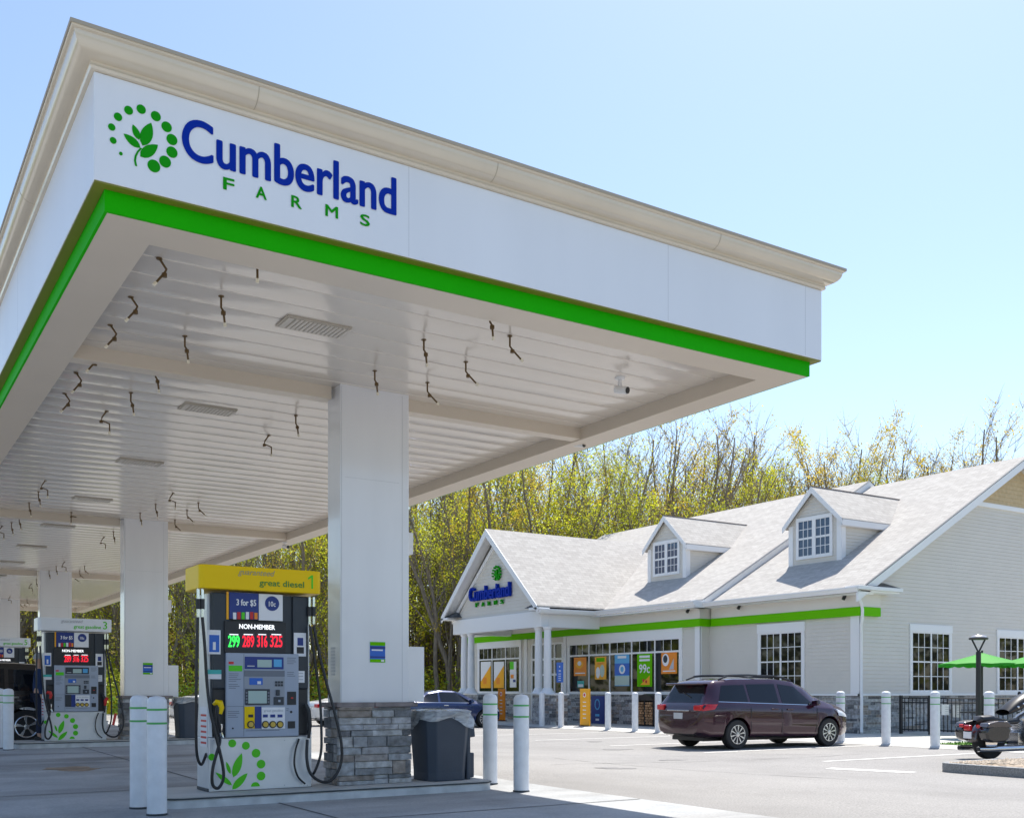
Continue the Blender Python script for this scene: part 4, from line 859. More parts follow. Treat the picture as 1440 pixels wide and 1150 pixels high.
poster(837.5,853.5,923,955,'amber','yellow poster with white bottles in the second bay of the wide window',det=[('r','sgreen',.15,.85,.05,.22),('d','printw',.1,.45,.45,.95),('d','lcd',.45,.85,.35,.9),('r','orange',.2,.8,.27,.33)])
poster(865.5,886,920,964,'sky','sky blue poster with a round white print in the middle bay of the wide window',det=[('r','blue',.0,1,.28,.66),('d','printw',.3,.72,.32,.62),('d','sky',.4,.62,.38,.56),('r','lcd',.0,1,.68,.98),('r','printw',.2,.8,.04,.12)])
poster(897,918,919,965,'sgreen','green poster with price and pizza slice in the fourth bay of the wide window',det=[('r','printw',.15,.85,.05,.12),('r','printw',.15,.85,.16,.22),('99c','printw',.15,.85,.32,.58),('w','amber',.2,.85,.66,.95),('d','red',.35,.5,.76,.86),('d','red',.55,.68,.8,.9)])
poster(931,953,916,947,'orange','orange poster with coffee cup in the rightmost bay of the wide window',det=[('d','printw',.05,.5,.08,.65),('d','charcoal',.12,.4,.15,.5),('r','printw',.1,.9,.85,.9),('w','seam',.5,.8,.3,.8)])
poster(813,822,957,966,'teal','small teal sign low in the leftmost bay of the wide shop window',det=[('r','printw',.1,.9,.5,.95)])
for px,l in ((684,'left one of the white and amber posters behind the porch columns'),(702.5,'right one of the white and amber posters behind the porch columns')):
    poster(px-7,px+7,930,967,'printw',l,det=[('w','amber',.0,1,.15,.75),('r','amber',.0,1,.75,1),('r','orange',.25,.6,.6,.85)])
poster(718,727,930,966,'printw','narrow white poster in the right bay of the small shop window',det=[('r','lime',.0,.6,.0,.3),('r','orange',.1,.6,.5,.65),('r','navy',.5,.9,.7,.8)])
# dormers
def dormer(yc,lift,label):
    AF=24.75-(.3 if lift else 0); hw=1.0; zb=rz(AF,lift); ze=6.24; zp=7.12; 
    d=cladding('A',AF,[(yc-hw,zb-.05),(yc+hw,zb-.05),(yc+hw,ze),(yc,zp+.05),(yc-hw,ze)],zb-.05,.1).build('dormer',M['siding'],store,nofix=True); lab(d,label)
    back=E0+(zp+.3-EZ-lift)/RS
    MB().prism([(yc-hw+.01,zb-.4),(yc+hw-.01,zb-.4),(yc+hw-.01,ze),(yc,zp+.02),(yc-hw+.01,ze)],'x',AF,back).build('dormer_wall',M['siding'],d)
    ba=E0+(ze-EZ-lift)/RS
    cladding('B',yc-hw,[(AF,zb-.05),(ba,ze),(AF,ze)],zb-.05,.1).build('dormer_cheek',M['siding'],d,nofix=True)
    sl=(zp+.06-ze)/(hw); ov=.16
    mb=MB()
    for s in (-1,1):
        ye=yc+s*(hw+ov); zee=ze-sl*ov+.08; zr=zp+.16
        mb.add([(AF-.16,yc,zr),(back+.1,yc,zr),(ba+.35,ye,zee),(AF-.16,ye,zee),(AF-.16,yc,zr-.06),(back+.1,yc,zr-.06),(ba+.35,ye,zee-.06),(AF-.16,ye,zee-.06)],[(0,1,2,3),(4,7,6,5),(0,3,7,4),(3,2,6,7),(1,5,6,2)])
    mb.build('dormer_roof',M['shingle2'],d)
    tr=MB()
    for s in (-1,1):
        ye=yc+s*(hw+ov); zee=ze-sl*ov+.08; zr=zp+.16
        tr.prism([(yc,zr-.005),(ye,zee-.005),(ye,zee-.17),(yc,zr-.20)],'x',AF-.175,AF-.14)
    tr.build('dormer_rake',M['trim'],d)
    MB().box(AF-.14,ba+.25,yc-hw-ov-.01,yc-hw-ov+.02,ze-sl*ov-.12,ze-sl*ov+.05).box(AF-.14,ba+.25,yc-hw-ov,yc-hw,ze-sl*ov-.13,ze-sl*ov-.10).build('dormer_eave',M['trim'],d)
    MB().box(AF-.17,back,yc-.03,yc+.03,zp+.15,zp+.175).build('dormer_ridge',mat('ridge_cap',(0.25,0.2,0.18),0.9),d)
    c=MB(); fb(c,'A',AF,yc-hw-.02,yc-hw+.15,zb-.05,ze-.05,.0,.03); fb(c,'A',AF,yc+hw-.15,yc+hw+.02,zb-.05,ze-.05,.0,.03); c.box(AF-.02,AF+.16,yc-hw-.028,yc-hw-.004,zb-.02,ze-.05); c.build('dormer_corner',M['trim'],d)
    # twin sash window, muntins included as sub-parts
    u0,u1,z0,z1=yc-.60,yc+.60,zb+.24,ze+.04
    f=MB(); fb(f,'A',AF,u0-.1,u1+.1,z0-.1,z0,.0,.06); fb(f,'A',AF,u0-.1,u1+.1,z1,z1+.12,.0,.06); fb(f,'A',AF,u0-.1,u0,z0,z1,.0,.055); fb(f,'A',AF,u1,u1+.1,z0,z1,.0,.055); fb(f,'A',AF,yc-.07,yc+.07,z0,z1,.0,.055)
    fb(f,'A',AF,u0,u1,(z0+z1)/2-.03,(z0+z1)/2+.03,.0,.045); f.build('dormer_window_frame',M['trim'],d)
    fb(MB(),'A',AF,u0,u1,z0,z1,.0,.03).build('dormer_pane',M['dglass'],d)  # the sky's reflection is put into the blue base colour of the panes
    m=MB(); zm=(z0+z1)/2
    for a,b in ((u0,yc-.07),(yc+.07,u1)):
        for c0_,c1_ in ((z0,zm-.03),(zm+.03,z1)): muntins(m,'A',AF,a,b,c0_,c1_,3,2,.02,.03,.04)
    m.build('dormer_muntin',M['trim'],d)
dormer(28.12,RL,'left dormer with twin sash window on the raised roof'); dormer(21.7,0,'right dormer with twin sash window near the end wall')
# porch
def porch():
    zbm0,zbm1=3.30,3.86; hwid=(PB1-PB0)/2; zp=7.05
    MB().box(PA,PA+.32,PB0+.0,PB1,zbm0,zbm1).box(PA+.32,A1-.1,PB0,PB0+.32,zbm0,zbm1).box(PA+.32,A1-.1,PB1-.32,PB1,zbm0,zbm1).build('porch_beam',M['trim'],store,bevel=.012)
    MB().box(PA+.3,A1-.1,PB0+.3,PB1-.3,zbm1-.1,zbm1-.06).build('porch_ceiling',M['trim'],store)
    sl=(zp-.05-3.98)/(hwid+.28)
    g=cladding('A',PA+.10,[(PB0+.15,zbm1),(PB1-.15,zbm1),(PBM,zp-.42)],zbm1,.12).build('porch_gable',M['siding'],store,nofix=True)
    MB().prism([(PB0+.1,zbm1),(PB1-.1,zbm1),(PBM,zp-.38)],'x',PA+.102,PA+.2).build('porch_gable_back',M['siding'],store)
    back=E0+(zp-EZ-RL)/RS+.1; eb=E0+(3.95-EZ-RL)/RS
    ov=.30; y0,y1=PB0-ov,PB1+ov; ze=zp-sl*(hwid+ov); a=PA-.35
    mb=MB()
    for ye in (y0,y1):
        mb.add([(a,PBM,zp),(back,PBM,zp),(eb+.15,ye,ze),(a,ye,ze),(a,PBM,zp-.06),(back,PBM,zp-.06),(eb+.15,ye,ze-.05),(a,ye,ze-.05)],[(0,1,2,3),(4,7,6,5),(0,3,7,4),(3,2,6,7),(1,5,6,2)])
    mb.build('porch_roof',M['shingle2'],store)
    t=MB(); so_=MB()
    for ye,s in ((y0,-1),(y1,1)):
        t.prism([(PBM,zp-.01),(ye,ze-.01),(ye,ze-.24),(PBM,zp-.30)],'x',a-.03,a+.03)
        t.prism([(PBM,zp-.44),(ye-s*.15,ze-.10),(ye-s*.15,ze-.28),(PBM,zp-.62)],'x',PA+.03,PA+.09)
        so_.add([(a,PBM,zp-.16),(PA+.1,PBM,zp-.16),(PA+.1,ye,ze-.12),(a,ye,ze-.12)],[(0,1,2,3)])
    t.build('porch_rake',M['trim'],store); so_.build('porch_rake_soffit',M['trim'],store)
    MB().box(a-.03,a+.5,y0-.02,y0+.5,3.86,3.95).box(a-.03,a+.5,y1-.5,y1+.02,3.86,3.95).build('porch_eave_return',M['trim'],store,bevel=.01)
    for ya,yb in ((y0+.05,y0+.85),(y1-.05,y1-.85)):
        MB().add([(a+.02,ya,3.955),(a+.02,yb,3.955),(PA+.1,yb,3.955),(PA+.1,ya,3.955),(PA+.1,(ya*.45+yb*.55),4.22),(PA+.1,(ya*.4+yb*.6),4.22)],[(0,1,5,4),(0,4,3),(1,2,5),(0,3,2,1),(2,3,4,5)]).build('return_cap',M['flash'],store)
    gm=MB(); gm.prism([(PB0-ov-.0,3.76),(PB0-ov-.07,3.76),(PB0-ov-.12,3.86),(PB0-ov-.12,3.90),(PB0-ov,3.90)],'x',PA-.3,A1-.45); gm.build('gutter',M['trim'],store)
    MB().box(PA-.3,A1-.2,PB0-ov,PB0,3.74,3.765).build('porch_soffit',M['trim'],store)
    # columns in pairs on stone piers
    for px,lb in ((653,'leftmost porch column'),(662.5,'second porch column from the left'),(757.5,'third porch column from the left'),(770,'rightmost porch column')):
        A=PA+.16; y=yA(px,A); y=min(y,PB1-.17)
        if px==770: A,y=PA+.16+.0,yA(770,PA+.16); 
        c=MB().lathe([(.14,0),(.142,.8),(.132,1.6),(.118,zbm0-.10-1.13)],(A,y,1.13),20).build('porch_column',M['trim'],store,smooth=True); lab(c,'white round '+lb)
        MB().lathe([(.27,0),(.24,.05),(.19,.10),(.165,.17),(.145,.2)],(A,y,1.0),20).build('column_base',M['trim'],c,smooth=True)
        MB().lathe([(.12,0),(.15,.03),(.15,.06),(.17,.075),(.17,.105)],(A,y,zbm0-.105),20).build('column_capital',M['trim'],c,smooth=True)
    for pa,pb,lb in ((650,672,'left'),(748,782,'right')):
        A=PA+.02; ya,yb=yA(pb,A)+.05,yA(pa,A)-.0
        s=MB(); rg=random.Random(int(ya*7)); s.box(A+.04,A+.5,ya+.04,yb-.04,WZ,.95)
        z=WZ
        while z<.93:
            h=min(rg.uniform(.07,.14),.94-z); y=ya
            while y<yb-.02:
                l=min(rg.uniform(.12,.4),yb-y); s.box(A+rg.uniform(0,.02),A+.2,y+.004,y+l-.004,z+.004,z+h-.004); y+=l
            for yy in (ya,yb): s.box(A+.05,A+.5,yy-rg.uniform(.0,.02) if yy==ya else yy-.1,yy+.1 if yy==ya else yy+rg.uniform(0,.02),z+.004,z+h-.004)
            z+=h
        s.build('stone_pier',M['stone'],store)
        MB().box(A-.04,A+.56,ya-.04,yb+.04,.945,1.0).build('pier_cap',M['trim'],store,bevel=.008)
    # gable sign: emblem over the shop name
    P0=PA+.10
    emblem(MB(),'A',P0,PBM-.13,5.42,1.35,.05,.13,flip=-1,n=14).build('sign_emblem',M['logogreen'],store)
    s1=yA(664,P0); s2=yA(720.5,P0)
    text('Cumberland','A',P0,s2,s1,4.52,5.02,.04,.16,bold=.03).build('sign_lettering',M['logoblue'],store)
    wf=(s1-s2)*.72; st=s1-(s1-s2)*.14
    for i,ch in enumerate('FARMS'):
        u=st-wf*i/4.6; text(ch,'A',P0,u-.17,u,4.28,4.43,.04,.11,bold=.03).build('sign_lettering',M['logogreen'],store)
porch()
# downspout on the near corner
x,y=A2-.06,BC-.09
MB().tube([(A2-.30,BC-.16,3.74),(A2-.24,BC-.16,3.66),(A2-.12,BC-.17,3.45),(A2-.08,BC-.17,3.3),(A2-.08,BC-.17,3.06),(A2-.03,BC-.09,2.9),(A2-.03,BC-.09,1.14),(A2-.1,BC-.16,.98),(A2-.1,BC-.16,.12),(A2-.2,BC-.24,WZ+.03)],.04,8).build('downspout',M['trim'],store,smooth=True)
for px,py in ((966,863),(1038,857),(1186,840)):
    p=onA(px,py,A1-.2 if px<1000 else A2-.25); tag(MB().tube([(p[0]+.06,p[1],3.70),(p[0],p[1],3.60)],.05,10).build('security_camera',M['black'],org=(p[0],p[1],3.60)),{966:'small black security camera under the store eave above the wide window',1038:'small black security camera under the store eave above the tall front window',1186:'small black security camera under the store eave near the downspout'}[px],'camera','security cameras under the store eave')
# ---------------------------------------------------------------- things in front of the shop
SG='white bollards along the shop walk'
for px,py,l in ((648,1018,'white bollard left of the porch columns behind the navy car'),(728.5,1021,'white bollard in front of the porch, left of the third porch column'),(762,1021,'white bollard in front of the right porch pier'),(789,1022,'white bollard in front of the blue parking sign'),(855,1023,'white bollard right of the blue display board'),(893,1025,'white bollard left of the firewood rack'),(925.5,1026,'white bollard just left of the plum minivan'),(1182,1040,'white bollard right behind the nose of the plum minivan'),(1246,1047,'white bollard alone between the minivan and the fence'),(1315,1051,'white bollard in front of the fence notices'),(1391,1053,'white bollard behind the motorcycle')):
    if px in (728.5,): continue
    p=onA(px,py,19.75); z=gz(*p[:2]); H=1.22 if px>1000 else 1.18
    bollard(p[0],p[1],z,H,.10 if px>1000 else .095,l,SG,stripes=px>1000)
# accessible parking sign
p=onA(789,1020,20.0); t=thing('parking_sign','blue accessible parking sign on a thin post by the porch','sign',(20.0,p[1],WZ))
MB().tube([(20.03,p[1],WZ),(20.03,p[1],1.95)],.03,8).build('post',M['seam'],t); z0,z1=zA(787.5,959,20.0),zA(787.5,931,20.0)
pn=fb(MB(),'A',20.0,yA(792,20),yA(783,20),z0,z1,.0,.012).build('panel',M['blue'],t)
yc=(yA(792,20)+yA(783,20))/2; disc(MB(),'A',20.0,yc,z1-.14,.03,.0125,.014).build('symbol',M['printw'],pn); fb(MB(),'A',20,yc-.06,yc+.05,z1-.30,z1-.26,.0125,.014).build('symbol',M['printw'],pn)
for q in range(4): fb(MB(),'A',20,yc-.07,yc+.07,z0+.06+q*.07,z0+.08+q*.07,.0125,.014).build('sign_text',M['printw'],pn)
# orange pylon banners
def banner(px0,px1,py0,py1,A,l,m='orange'):
    y1,y0=yA(px0,A),yA(px1,A); pc=(px0+px1)/2; z1=zA(pc,py0,A); t=thing('sidewalk_banner',l,'banner',(A,(y0+y1)/2,WZ),'orange upright banners on the shop walk')
    MB().box(A-.03,A+.03,y0,y1,WZ+.03,z1).build('panel',M['amber' if m=='amber' else 'orange'],t,bevel=.01); MB().box(A-.1,A+.1,y0+.03,y1-.03,WZ,WZ+.03).build('foot',M['black'],t)
    yc=(y0+y1)/2; disc(MB(),'A',A-.03,yc,z1-.2,.08,.001,.004).build('print',M['printw'],t); disc(MB(),'A',A-.03,yc,z1-.2,.05,.005,.007).build('print',M['red'],t)
    for q in range(5): fb(MB(),'A',A-.03,yc-.09,yc+.09,z1-.45-q*.13,z1-.42-q*.13,.001,.003).build('print',M['printw'],t)
banner(816.5,829.5,968,1023,20.35,'bright orange upright banner between the bollards right of the porch','amber'); banner(701,710,968,1020,21.2,'orange upright banner behind the two green-striped bollards')
# blue display board
A=22.3; y1,y0=yA(832,A),yA(850,A); t=thing('display_board','dark blue board with pale ring logo leaning by the stone base','board',(A,(y0+y1)/2,WZ))
MB().box(A-.03,A+.03,y0,y1,WZ,zA(841,978,A)).build('panel',M['navy'],t,bevel=.01); yc=(y0+y1)/2
mbb=MB(); 
for k in range(20):
    a=2*math.pi*k/20; disc(mbb,'A',A-.03,yc+.13*math.cos(a),.62+.17*math.sin(a),.03,.001,.003,8)
mbb.build('print',M['sky'],t); fb(MB(),'A',A-.03,yc-.12,yc+.12,.2,.28,.001,.003).build('print',M['sky'],t); fb(MB(),'A',A-.03,yc-.1,yc+.1,.05,.12,.001,.003).build('print',M['printw'],t)
# firewood rack with arched black top
A=22.1; y1,y0=yA(897,A),yA(922,A); t=thing('firewood_rack','black rack with an arched cover full of bundled firewood by the window','rack',(A,(y0+y1)/2,WZ)); yc=(y0+y1)/2; W=(y1-y0)
MB().prism([(y0,.78),(y0+W*.2,.93),(yc,1.0),(y1-W*.2,.93),(y1,.78)],'x',A-.1,A+.45).box(A-.1,A+.45,y0,y0+.03,WZ,.8).box(A-.1,A+.45,y1-.03,y1,WZ,.8).box(A-.1,A+.45,y0,y1,WZ,WZ+.05).box(A-.1,A+.45,yc-.02,yc+.02,WZ,.8).build('frame',M['iron'],t)
rg=random.Random(5); lg=MB()
for r in range(9):
    for c in range(9):
        yy=y0+.08+(W-.16)*(c+.5*(r%2)*.9)/8.6; zz=WZ+.1+r*.082; rr=rg.uniform(.034,.046)
        if abs(yy-yc)<.04 or yy>y1-.05: continue
        ph=rg.uniform(0,6); lg.prism([(yy+rr*math.cos(ph+k*2*math.pi/5)*rg.uniform(.8,1.1),zz+rr*math.sin(ph+k*2*math.pi/5)) for k in range(5)],'x',A-.12+rg.uniform(-.02,.02),A+.35)
tag(lg.build('firewood',M['wood'],t),None,None)
# dark waste bins by the entrance
for px,l in ((774,'dark blue waste bin behind the bollard at the porch'),):
    A=21.0; y=yA(px,A); t=thing('waste_bin',l,'bin',(A,y,WZ),'dark bins at the entrance')
    MB().lathe([(.22,0),(.25,.72),(.27,.74),(.27,.78)],(A,y,WZ),16).build('body',M['binlid'],t,smooth=True,angle=40); MB().lathe([(.27,0),(.26,.06),(.16,.2),(.02,.24)],(A,y,WZ+.78),16).build('lid',M['black'],t,smooth=True)
# ---------------------------------------------------------------- patio: fence, lamp, umbrellas, tables
def P2(px,t): return atT(px,t)
fpts=[P2(1267,28.3),P2(1385,26.6),P2(1540,25.0)]
t=thing('patio_fence','black metal picket fence along the patio with two white notices','fence',(*fpts[0],WZ))
ftop=.93
for k,(a,b) in enumerate(zip(fpts[:-1],fpts[1:])):
    L=math.hypot(b[0]-a[0],b[1]-a[1]); n=int(L/.105)
    r=MB()
    for z in (ftop-.02,ftop-.14,WZ+.12): r.tube([(a[0],a[1],z),(b[0],b[1],z)],.016,4)
    r.build('rail',M['iron'],t)
    pk=MB()
    for i in range(1,n):
        x,y=a[0]+(b[0]-a[0])*i/n,a[1]+(b[1]-a[1])*i/n; pk.box(x-.009,x+.009,y-.009,y+.009,WZ+.08,ftop-.02)
    pk.build('picket',M['iron'],t)
for px,tt in ((1267,28.3),(1308,27.7),(1311.5,27.6),(1385,26.6),(1450,25.9)):
    x,y=P2(px,tt); MB().box(x-.035,x+.035,y-.035,y+.035,WZ,ftop+.05).build('post',M['iron'],t)
for px0,px1,py0,py1 in ((1323,1333,990,1005),(1339,1350,991,1008)):
    a=P2(px0,27.3); b=P2(px1,27.2); z0,z1=CAMH+(970-py1)*27.2/F_,CAMH+(970-py0)*27.2/F_
    n_=MB().add([(a[0],a[1]-.03,z0),(b[0],b[1]-.03,z0),(b[0],b[1]-.03,z1),(a[0],a[1]-.03,z1),(a[0],a[1]-.02,z0),(b[0],b[1]-.02,z0),(b[0],b[1]-.02,z1),(a[0],a[1]-.02,z1)],[(0,1,2,3),(4,7,6,5),(0,4,5,1),(3,2,6,7)]).build('notice',M['printw'],t)
    m=MB()
    for q in range(4):
        z=z1-.06-q*.06; c=.2; m.add([(a[0]+(b[0]-a[0])*c,a[1]-.032,z),(a[0]+(b[0]-a[0])*(1-c),b[1]-.032,z),(a[0]+(b[0]-a[0])*(1-c),b[1]-.032,z-.015),(a[0]+(b[0]-a[0])*c,a[1]-.032,z-.015)],[(0,1,2,3)])
    m.build('notice_print',M['seam'],n_)
# lamp post: tapered black shaft, two arms, flat hat
x,y=P2(1376,24.2); t=thing('street_lamp','black lamp post with a V-shaped head under a flat disc hat, before the green umbrella','lamp post',(x,y,WZ))
S=24.2/F_; zt=CAMH+(970-893)*S; zv=CAMH+(970-916)*S
MB().tube([(x,y,WZ),(x,y,zv)],[.066,.055],12).lathe([(.14,0),(.14,.05),(.09,.08)],(x,y,WZ),14).build('shaft',M['iron'],t,smooth=True)
for s in (-1,1): MB().tube([(x,y,zv-.02),(x+s*.155*.843,y-s*.155*.538,zt-.09)],.02,6).build('arm',M['iron'],t)
MB().lathe([(.2,0),(.215,.03),(.20,.05)],(x,y,zt-.10),20).build('ring',M['iron'],t,smooth=True); MB().lathe([(.19,0),(.17,.03),(.08,.06),(.01,.07)],(x,y,zt-.05),20).build('hat',M['silver'],t,smooth=True)
MB().lathe([(.13,0),(.15,.01)],(x,y,zt-.085),16).build('lamp_glass',M['lcd'],t)
def umbrella(px,tt,label):
    x,y=P2(px,tt); t=thing('patio_umbrella',label,'umbrella',(x,y,WZ),'green patio umbrellas'); S=tt/F_; zt=CAMH+(970-917)*S; ze=CAMH+(970-934)*S; R=1.02
    n=8; vs=[(x,y,zt)]
    mb=MB()
    def f(u,v):
        a=u*2*math.pi; k=(u*n)%1; sc=1-.07*math.sin(math.pi*k)
        return (x+R*v*sc*math.cos(a),y+R*v*sc*math.sin(a),zt-(zt-ze)*(v**.9)+.02*math.sin(math.pi*k)*v)
    mb.grid(f,64,8).build('canopy',M['umb'],t,smooth=True,angle=12)
    def g(u,v):
        p=f(u,1); k=abs(math.sin(u*math.pi*24)); return (p[0],p[1],p[2]-v*(.05+.03*k))
    MB().grid(g,192,2).build('valance',M['umb'],t,smooth=True)
    MB().tube([(x,y,WZ),(x,y,zt+.05)],.025,8).build('pole',M['iron'],t)
    rb=MB()
    for k in range(n): a=2*math.pi*k/n; rb.tube([(x,y,zt-.03),(x+R*.97*math.cos(a),y+R*.97*math.sin(a),ze-.01)],.01,4)
    rb.build('ribs',M['iron'],t)
    tb=thing('patio_table','round black metal table under the '+('left' if px<1400 else 'right')+' green umbrella','table',(x,y,WZ),'patio tables')
    MB().lathe([(.5,0),(.5,.03)],(x,y,WZ+.62),20).build('table_top',M['iron'],tb); MB().lathe([(.22,0),(.22,.03),(.04,.05),(.04,.62)],(x,y,WZ),14).build('pedestal',M['iron'],tb)
umbrella(1381,25.6,'left green patio umbrella behind the black lamp post'); umbrella(1462,25.2,'right green patio umbrella cut by the picture edge')
# ---------------------------------------------------------------- vehicles (x forward from the rear bumper, y left, z up)
def interp(tab,x):
    if x<=tab[0][0]: return tab[0][1]
    for (a,b),(c,d) in zip(tab[:-1],tab[1:]):
        if x<=c:
            s=(x-a)/(c-a) if c>a else 0; s=s*s*(3-2*s)*.45+s*.55; return b+(d-b)*s
    return tab[-1][1]
def car(name,label,cat,T,paint,loc,yaw,group=None,sc=0.869):
    t=thing(name,label,cat,(0,0,0),group); L=T['L']; ax=T['axles']; wr=T['wr']; ar=wr+.055
    top=T['top']; wd=T['w']; belt=T['belt']; bot=T['bot']; WR=T['roofw']
    def S(x):
        zt=interp(top,x); zb=min(interp(belt,x),zt-.02); w=interp(wd,x); g=min(1,max(0,(zt-zb)/.35)); r=w*.93*(1-g)+WR*g; return zt,zb,w,g,r
    def ringpts(x):
        zt,zb,w,g,r=S(x); z0=interp(bot,x); h=zb-z0
        P=[(0,z0),(w*.78,z0),(w*.94,z0+.05),(w*.985,z0+.13),(w,z0+.30*h+.05),(w*1.004,z0+.55*h),(w*.998,z0+.78*h),(w*.985,zb-.03),(w*.965,zb)]
        for f in (.2,.45,.7,.9): P.append((w*.965+(r-w*.965)*f,zb+(zt-.05*g-.01-zb)*f))
        P+= [(r-.02-.02*g,zt-.03*g-.005),(r*.88,zt-.018*g-.002),(r*.5,zt-.004),(0,zt)]
        for xc in ax:
            d=abs(x-xc)
            if d<ar:
                za=wr+math.sqrt(ar*ar-d*d)
                P=[(y,max(z,za)) if y>w*.5 or z<za else (y,z) for y,z in P]
        return P
    xs=sorted(set([round(L*k/70,4) for k in range(71)]+[round(xc+ar*math.cos(math.pi*k/22),4) for xc in ax for k in range(23)]+[.02,.05,.09,.13]+[L-.02,L-.05,L-.1]))
    mb=MB(); rings=[ringpts(x) for x in xs]; m=len(rings[0]); n=2*m-2; vs=[]
    for x,rp in zip(xs,rings):
        full=[(y,z) for y,z in rp]+[(-y,z) for y,z in rp[1:-1][::-1]]
        vs+=[(x,y,z) for y,z in full]
    fs=[(i*n+k,i*n+(k+1)%n,(i+1)*n+(k+1)%n,(i+1)*n+k) for i in range(len(xs)-1) for k in range(n)]
    fs+=[tuple(range(n))[::-1],tuple(range((len(xs)-1)*n,len(xs)*n))]
    b=mb.add(vs,fs).build('body',paint,t,smooth=True,angle=32)
    def sidey(x,z):
        zt,zb,w,g,r=S(x)
        if z<=zb: return w*.975 if z>zb-.05 else w*1.0
        f=(z-zb)/max(.01,(zt-.05*g-.01-zb)); return w*.965+(r-w*.965)*min(1,f)
    def sidepatch(nm,q,mt,side,off=.005,nu=12,nv=5,parent=b):
        (x0,z0),(x1,z1),(x2,z2),(x3,z3)=q   # bottom rear, bottom front, top front, top rear
        def f(u,v):
            xa,za=x0+(x1-x0)*u,z0+(z1-z0)*u; xb,zb_=x3+(x2-x3)*u,z3+(z2-z3)*u; x,z=xa+(xb-xa)*v,za+(zb_-za)*v
            return (x,side*(sidey(x,z)+off),z)
        return MB().grid(f,nu,nv).build(nm,mt,parent,smooth=True)
    def toppatch(nm,x0,x1,k0,k1,mt,off=.008,parent=b):
        def f(u,v):
            x=x0+(x1-x0)*v; k=k0+(k1-k0)*v; zt,zb,w,g,r=S(x); yy=(2*u-1)*k; a=abs(yy)
            z=zt-(.004*a/.5 if a<.5 else .004+.014*g*(a-.5)/.38 if a<.88 else .018*g+.02)
            return (x,yy*r,z+off)
        return MB().grid(f,16,12).build(nm,mt,parent,smooth=True)
    for s in (-1,1):
        for q in T['side']: sidepatch('side_window',q,M['cglass'],s)
        for q in T.get('trimline',[]): sidepatch('chrome_trim',q,M['chrome'],s,.009,12,1)
        for q in T['seams']: sidepatch('door_seam',q,M['black'],s,.003,1,8)
        for x,z in T['handles']: w_=sidey(x,z); MB().box(x-.10,x+.10,s*w_-.02,s*w_+.02,z-.015,z+.02).build('door_handle',paint if T.get('ph') else M['chrome'],b,bevel=.008)
        for q in T['tails']: sidepatch('tail_light',q,M['tail'],s,.012,6,3)
        for q in T['heads']: sidepatch('head_light',q,M['head'],s,.012,6,3)
        x,z=T['mirror']; w_=sidey(x,z); MB().add(*(lambda p:(p,[(0,1,2,3),(4,7,6,5),(0,4,5,1),(1,5,6,2),(2,6,7,3),(3,7,4,0)]))([(x-.04,s*(w_),z-.02),(x+.12,s*(w_),z),(x+.10,s*(w_+.22),z+.02),(x-.02,s*(w_+.22),z),(x-.04,s*w_,z+.12),(x+.08,s*w_,z+.12),(x+.06,s*(w_+.20),z+.15),(x-.02,s*(w_+.2),z+.15)])).build('wing_mirror',paint,b,bevel=.03)
        # rear corner lights and bumper reflector
        rl=T['rearlight']; MB().box(rl[0],rl[1],s*rl[2],s*rl[3],rl[4],rl[5]).build('tail_light',M['tail'],b,bevel=.02)
    sp=T['shields']; toppatch('windshield',*sp[0],M['cglass']); toppatch('rear_window',*sp[1],M['cglass'])
    px,pz=T['plate']; MB().box(px-.02,px,-.17,.17,pz-.07,pz+.08).build('number_plate',M['seam'],b,bevel=.004); 
    MB().box(px-.03,px+.0,-.42,.42,pz+.12,pz+.15).build('chrome_bar',M['chrome'],b,bevel=.006)
    MB().box(.02,.25,-.6,.6,interp(bot,.1)-.0,interp(bot,.1)+.10).build('bumper_insert',M['black'],b,bevel=.02)
    # roof rails
    if T.get('rails'):
        a,c=T['rails']
        for s in (-1,1):
            P=[]; 
            for k in range(9):
                x=a+(c-a)*k/8; zt,zb,w,g,r=S(x); P.append((x,s*(r-.09),zt+(.055 if 0<k<8 else .0)))
            MB().tube(P,.022,6).build('roof_rail',M['black'],b,smooth=True)
        for x in (a+.25,a+(c-a)*.52,c-.25):
            zt,zb,w,g,r=S(x); MB().tube([(x,-(r-.09),zt+.055),(x,-.3,zt+.07),(x,.3,zt+.07),(x,(r-.09),zt+.055)],.03,6).build('roof_bar',M['black'],b)
        MB().box(.10,.42,-.62,.62,interp(top,.45)-.06,interp(top,.45)-.01).build('spoiler',paint,b,bevel=.02)
        MB().tube([(.20,-.25,interp(top,.2)+.03),(.26,.12,interp(top,.26)+.03)],.012,5).build('rear_wiper',M['black'],b)
    MB().box(.3,L-.3,-.6,.6,.2,.34).build('underbody',M['black'],t)
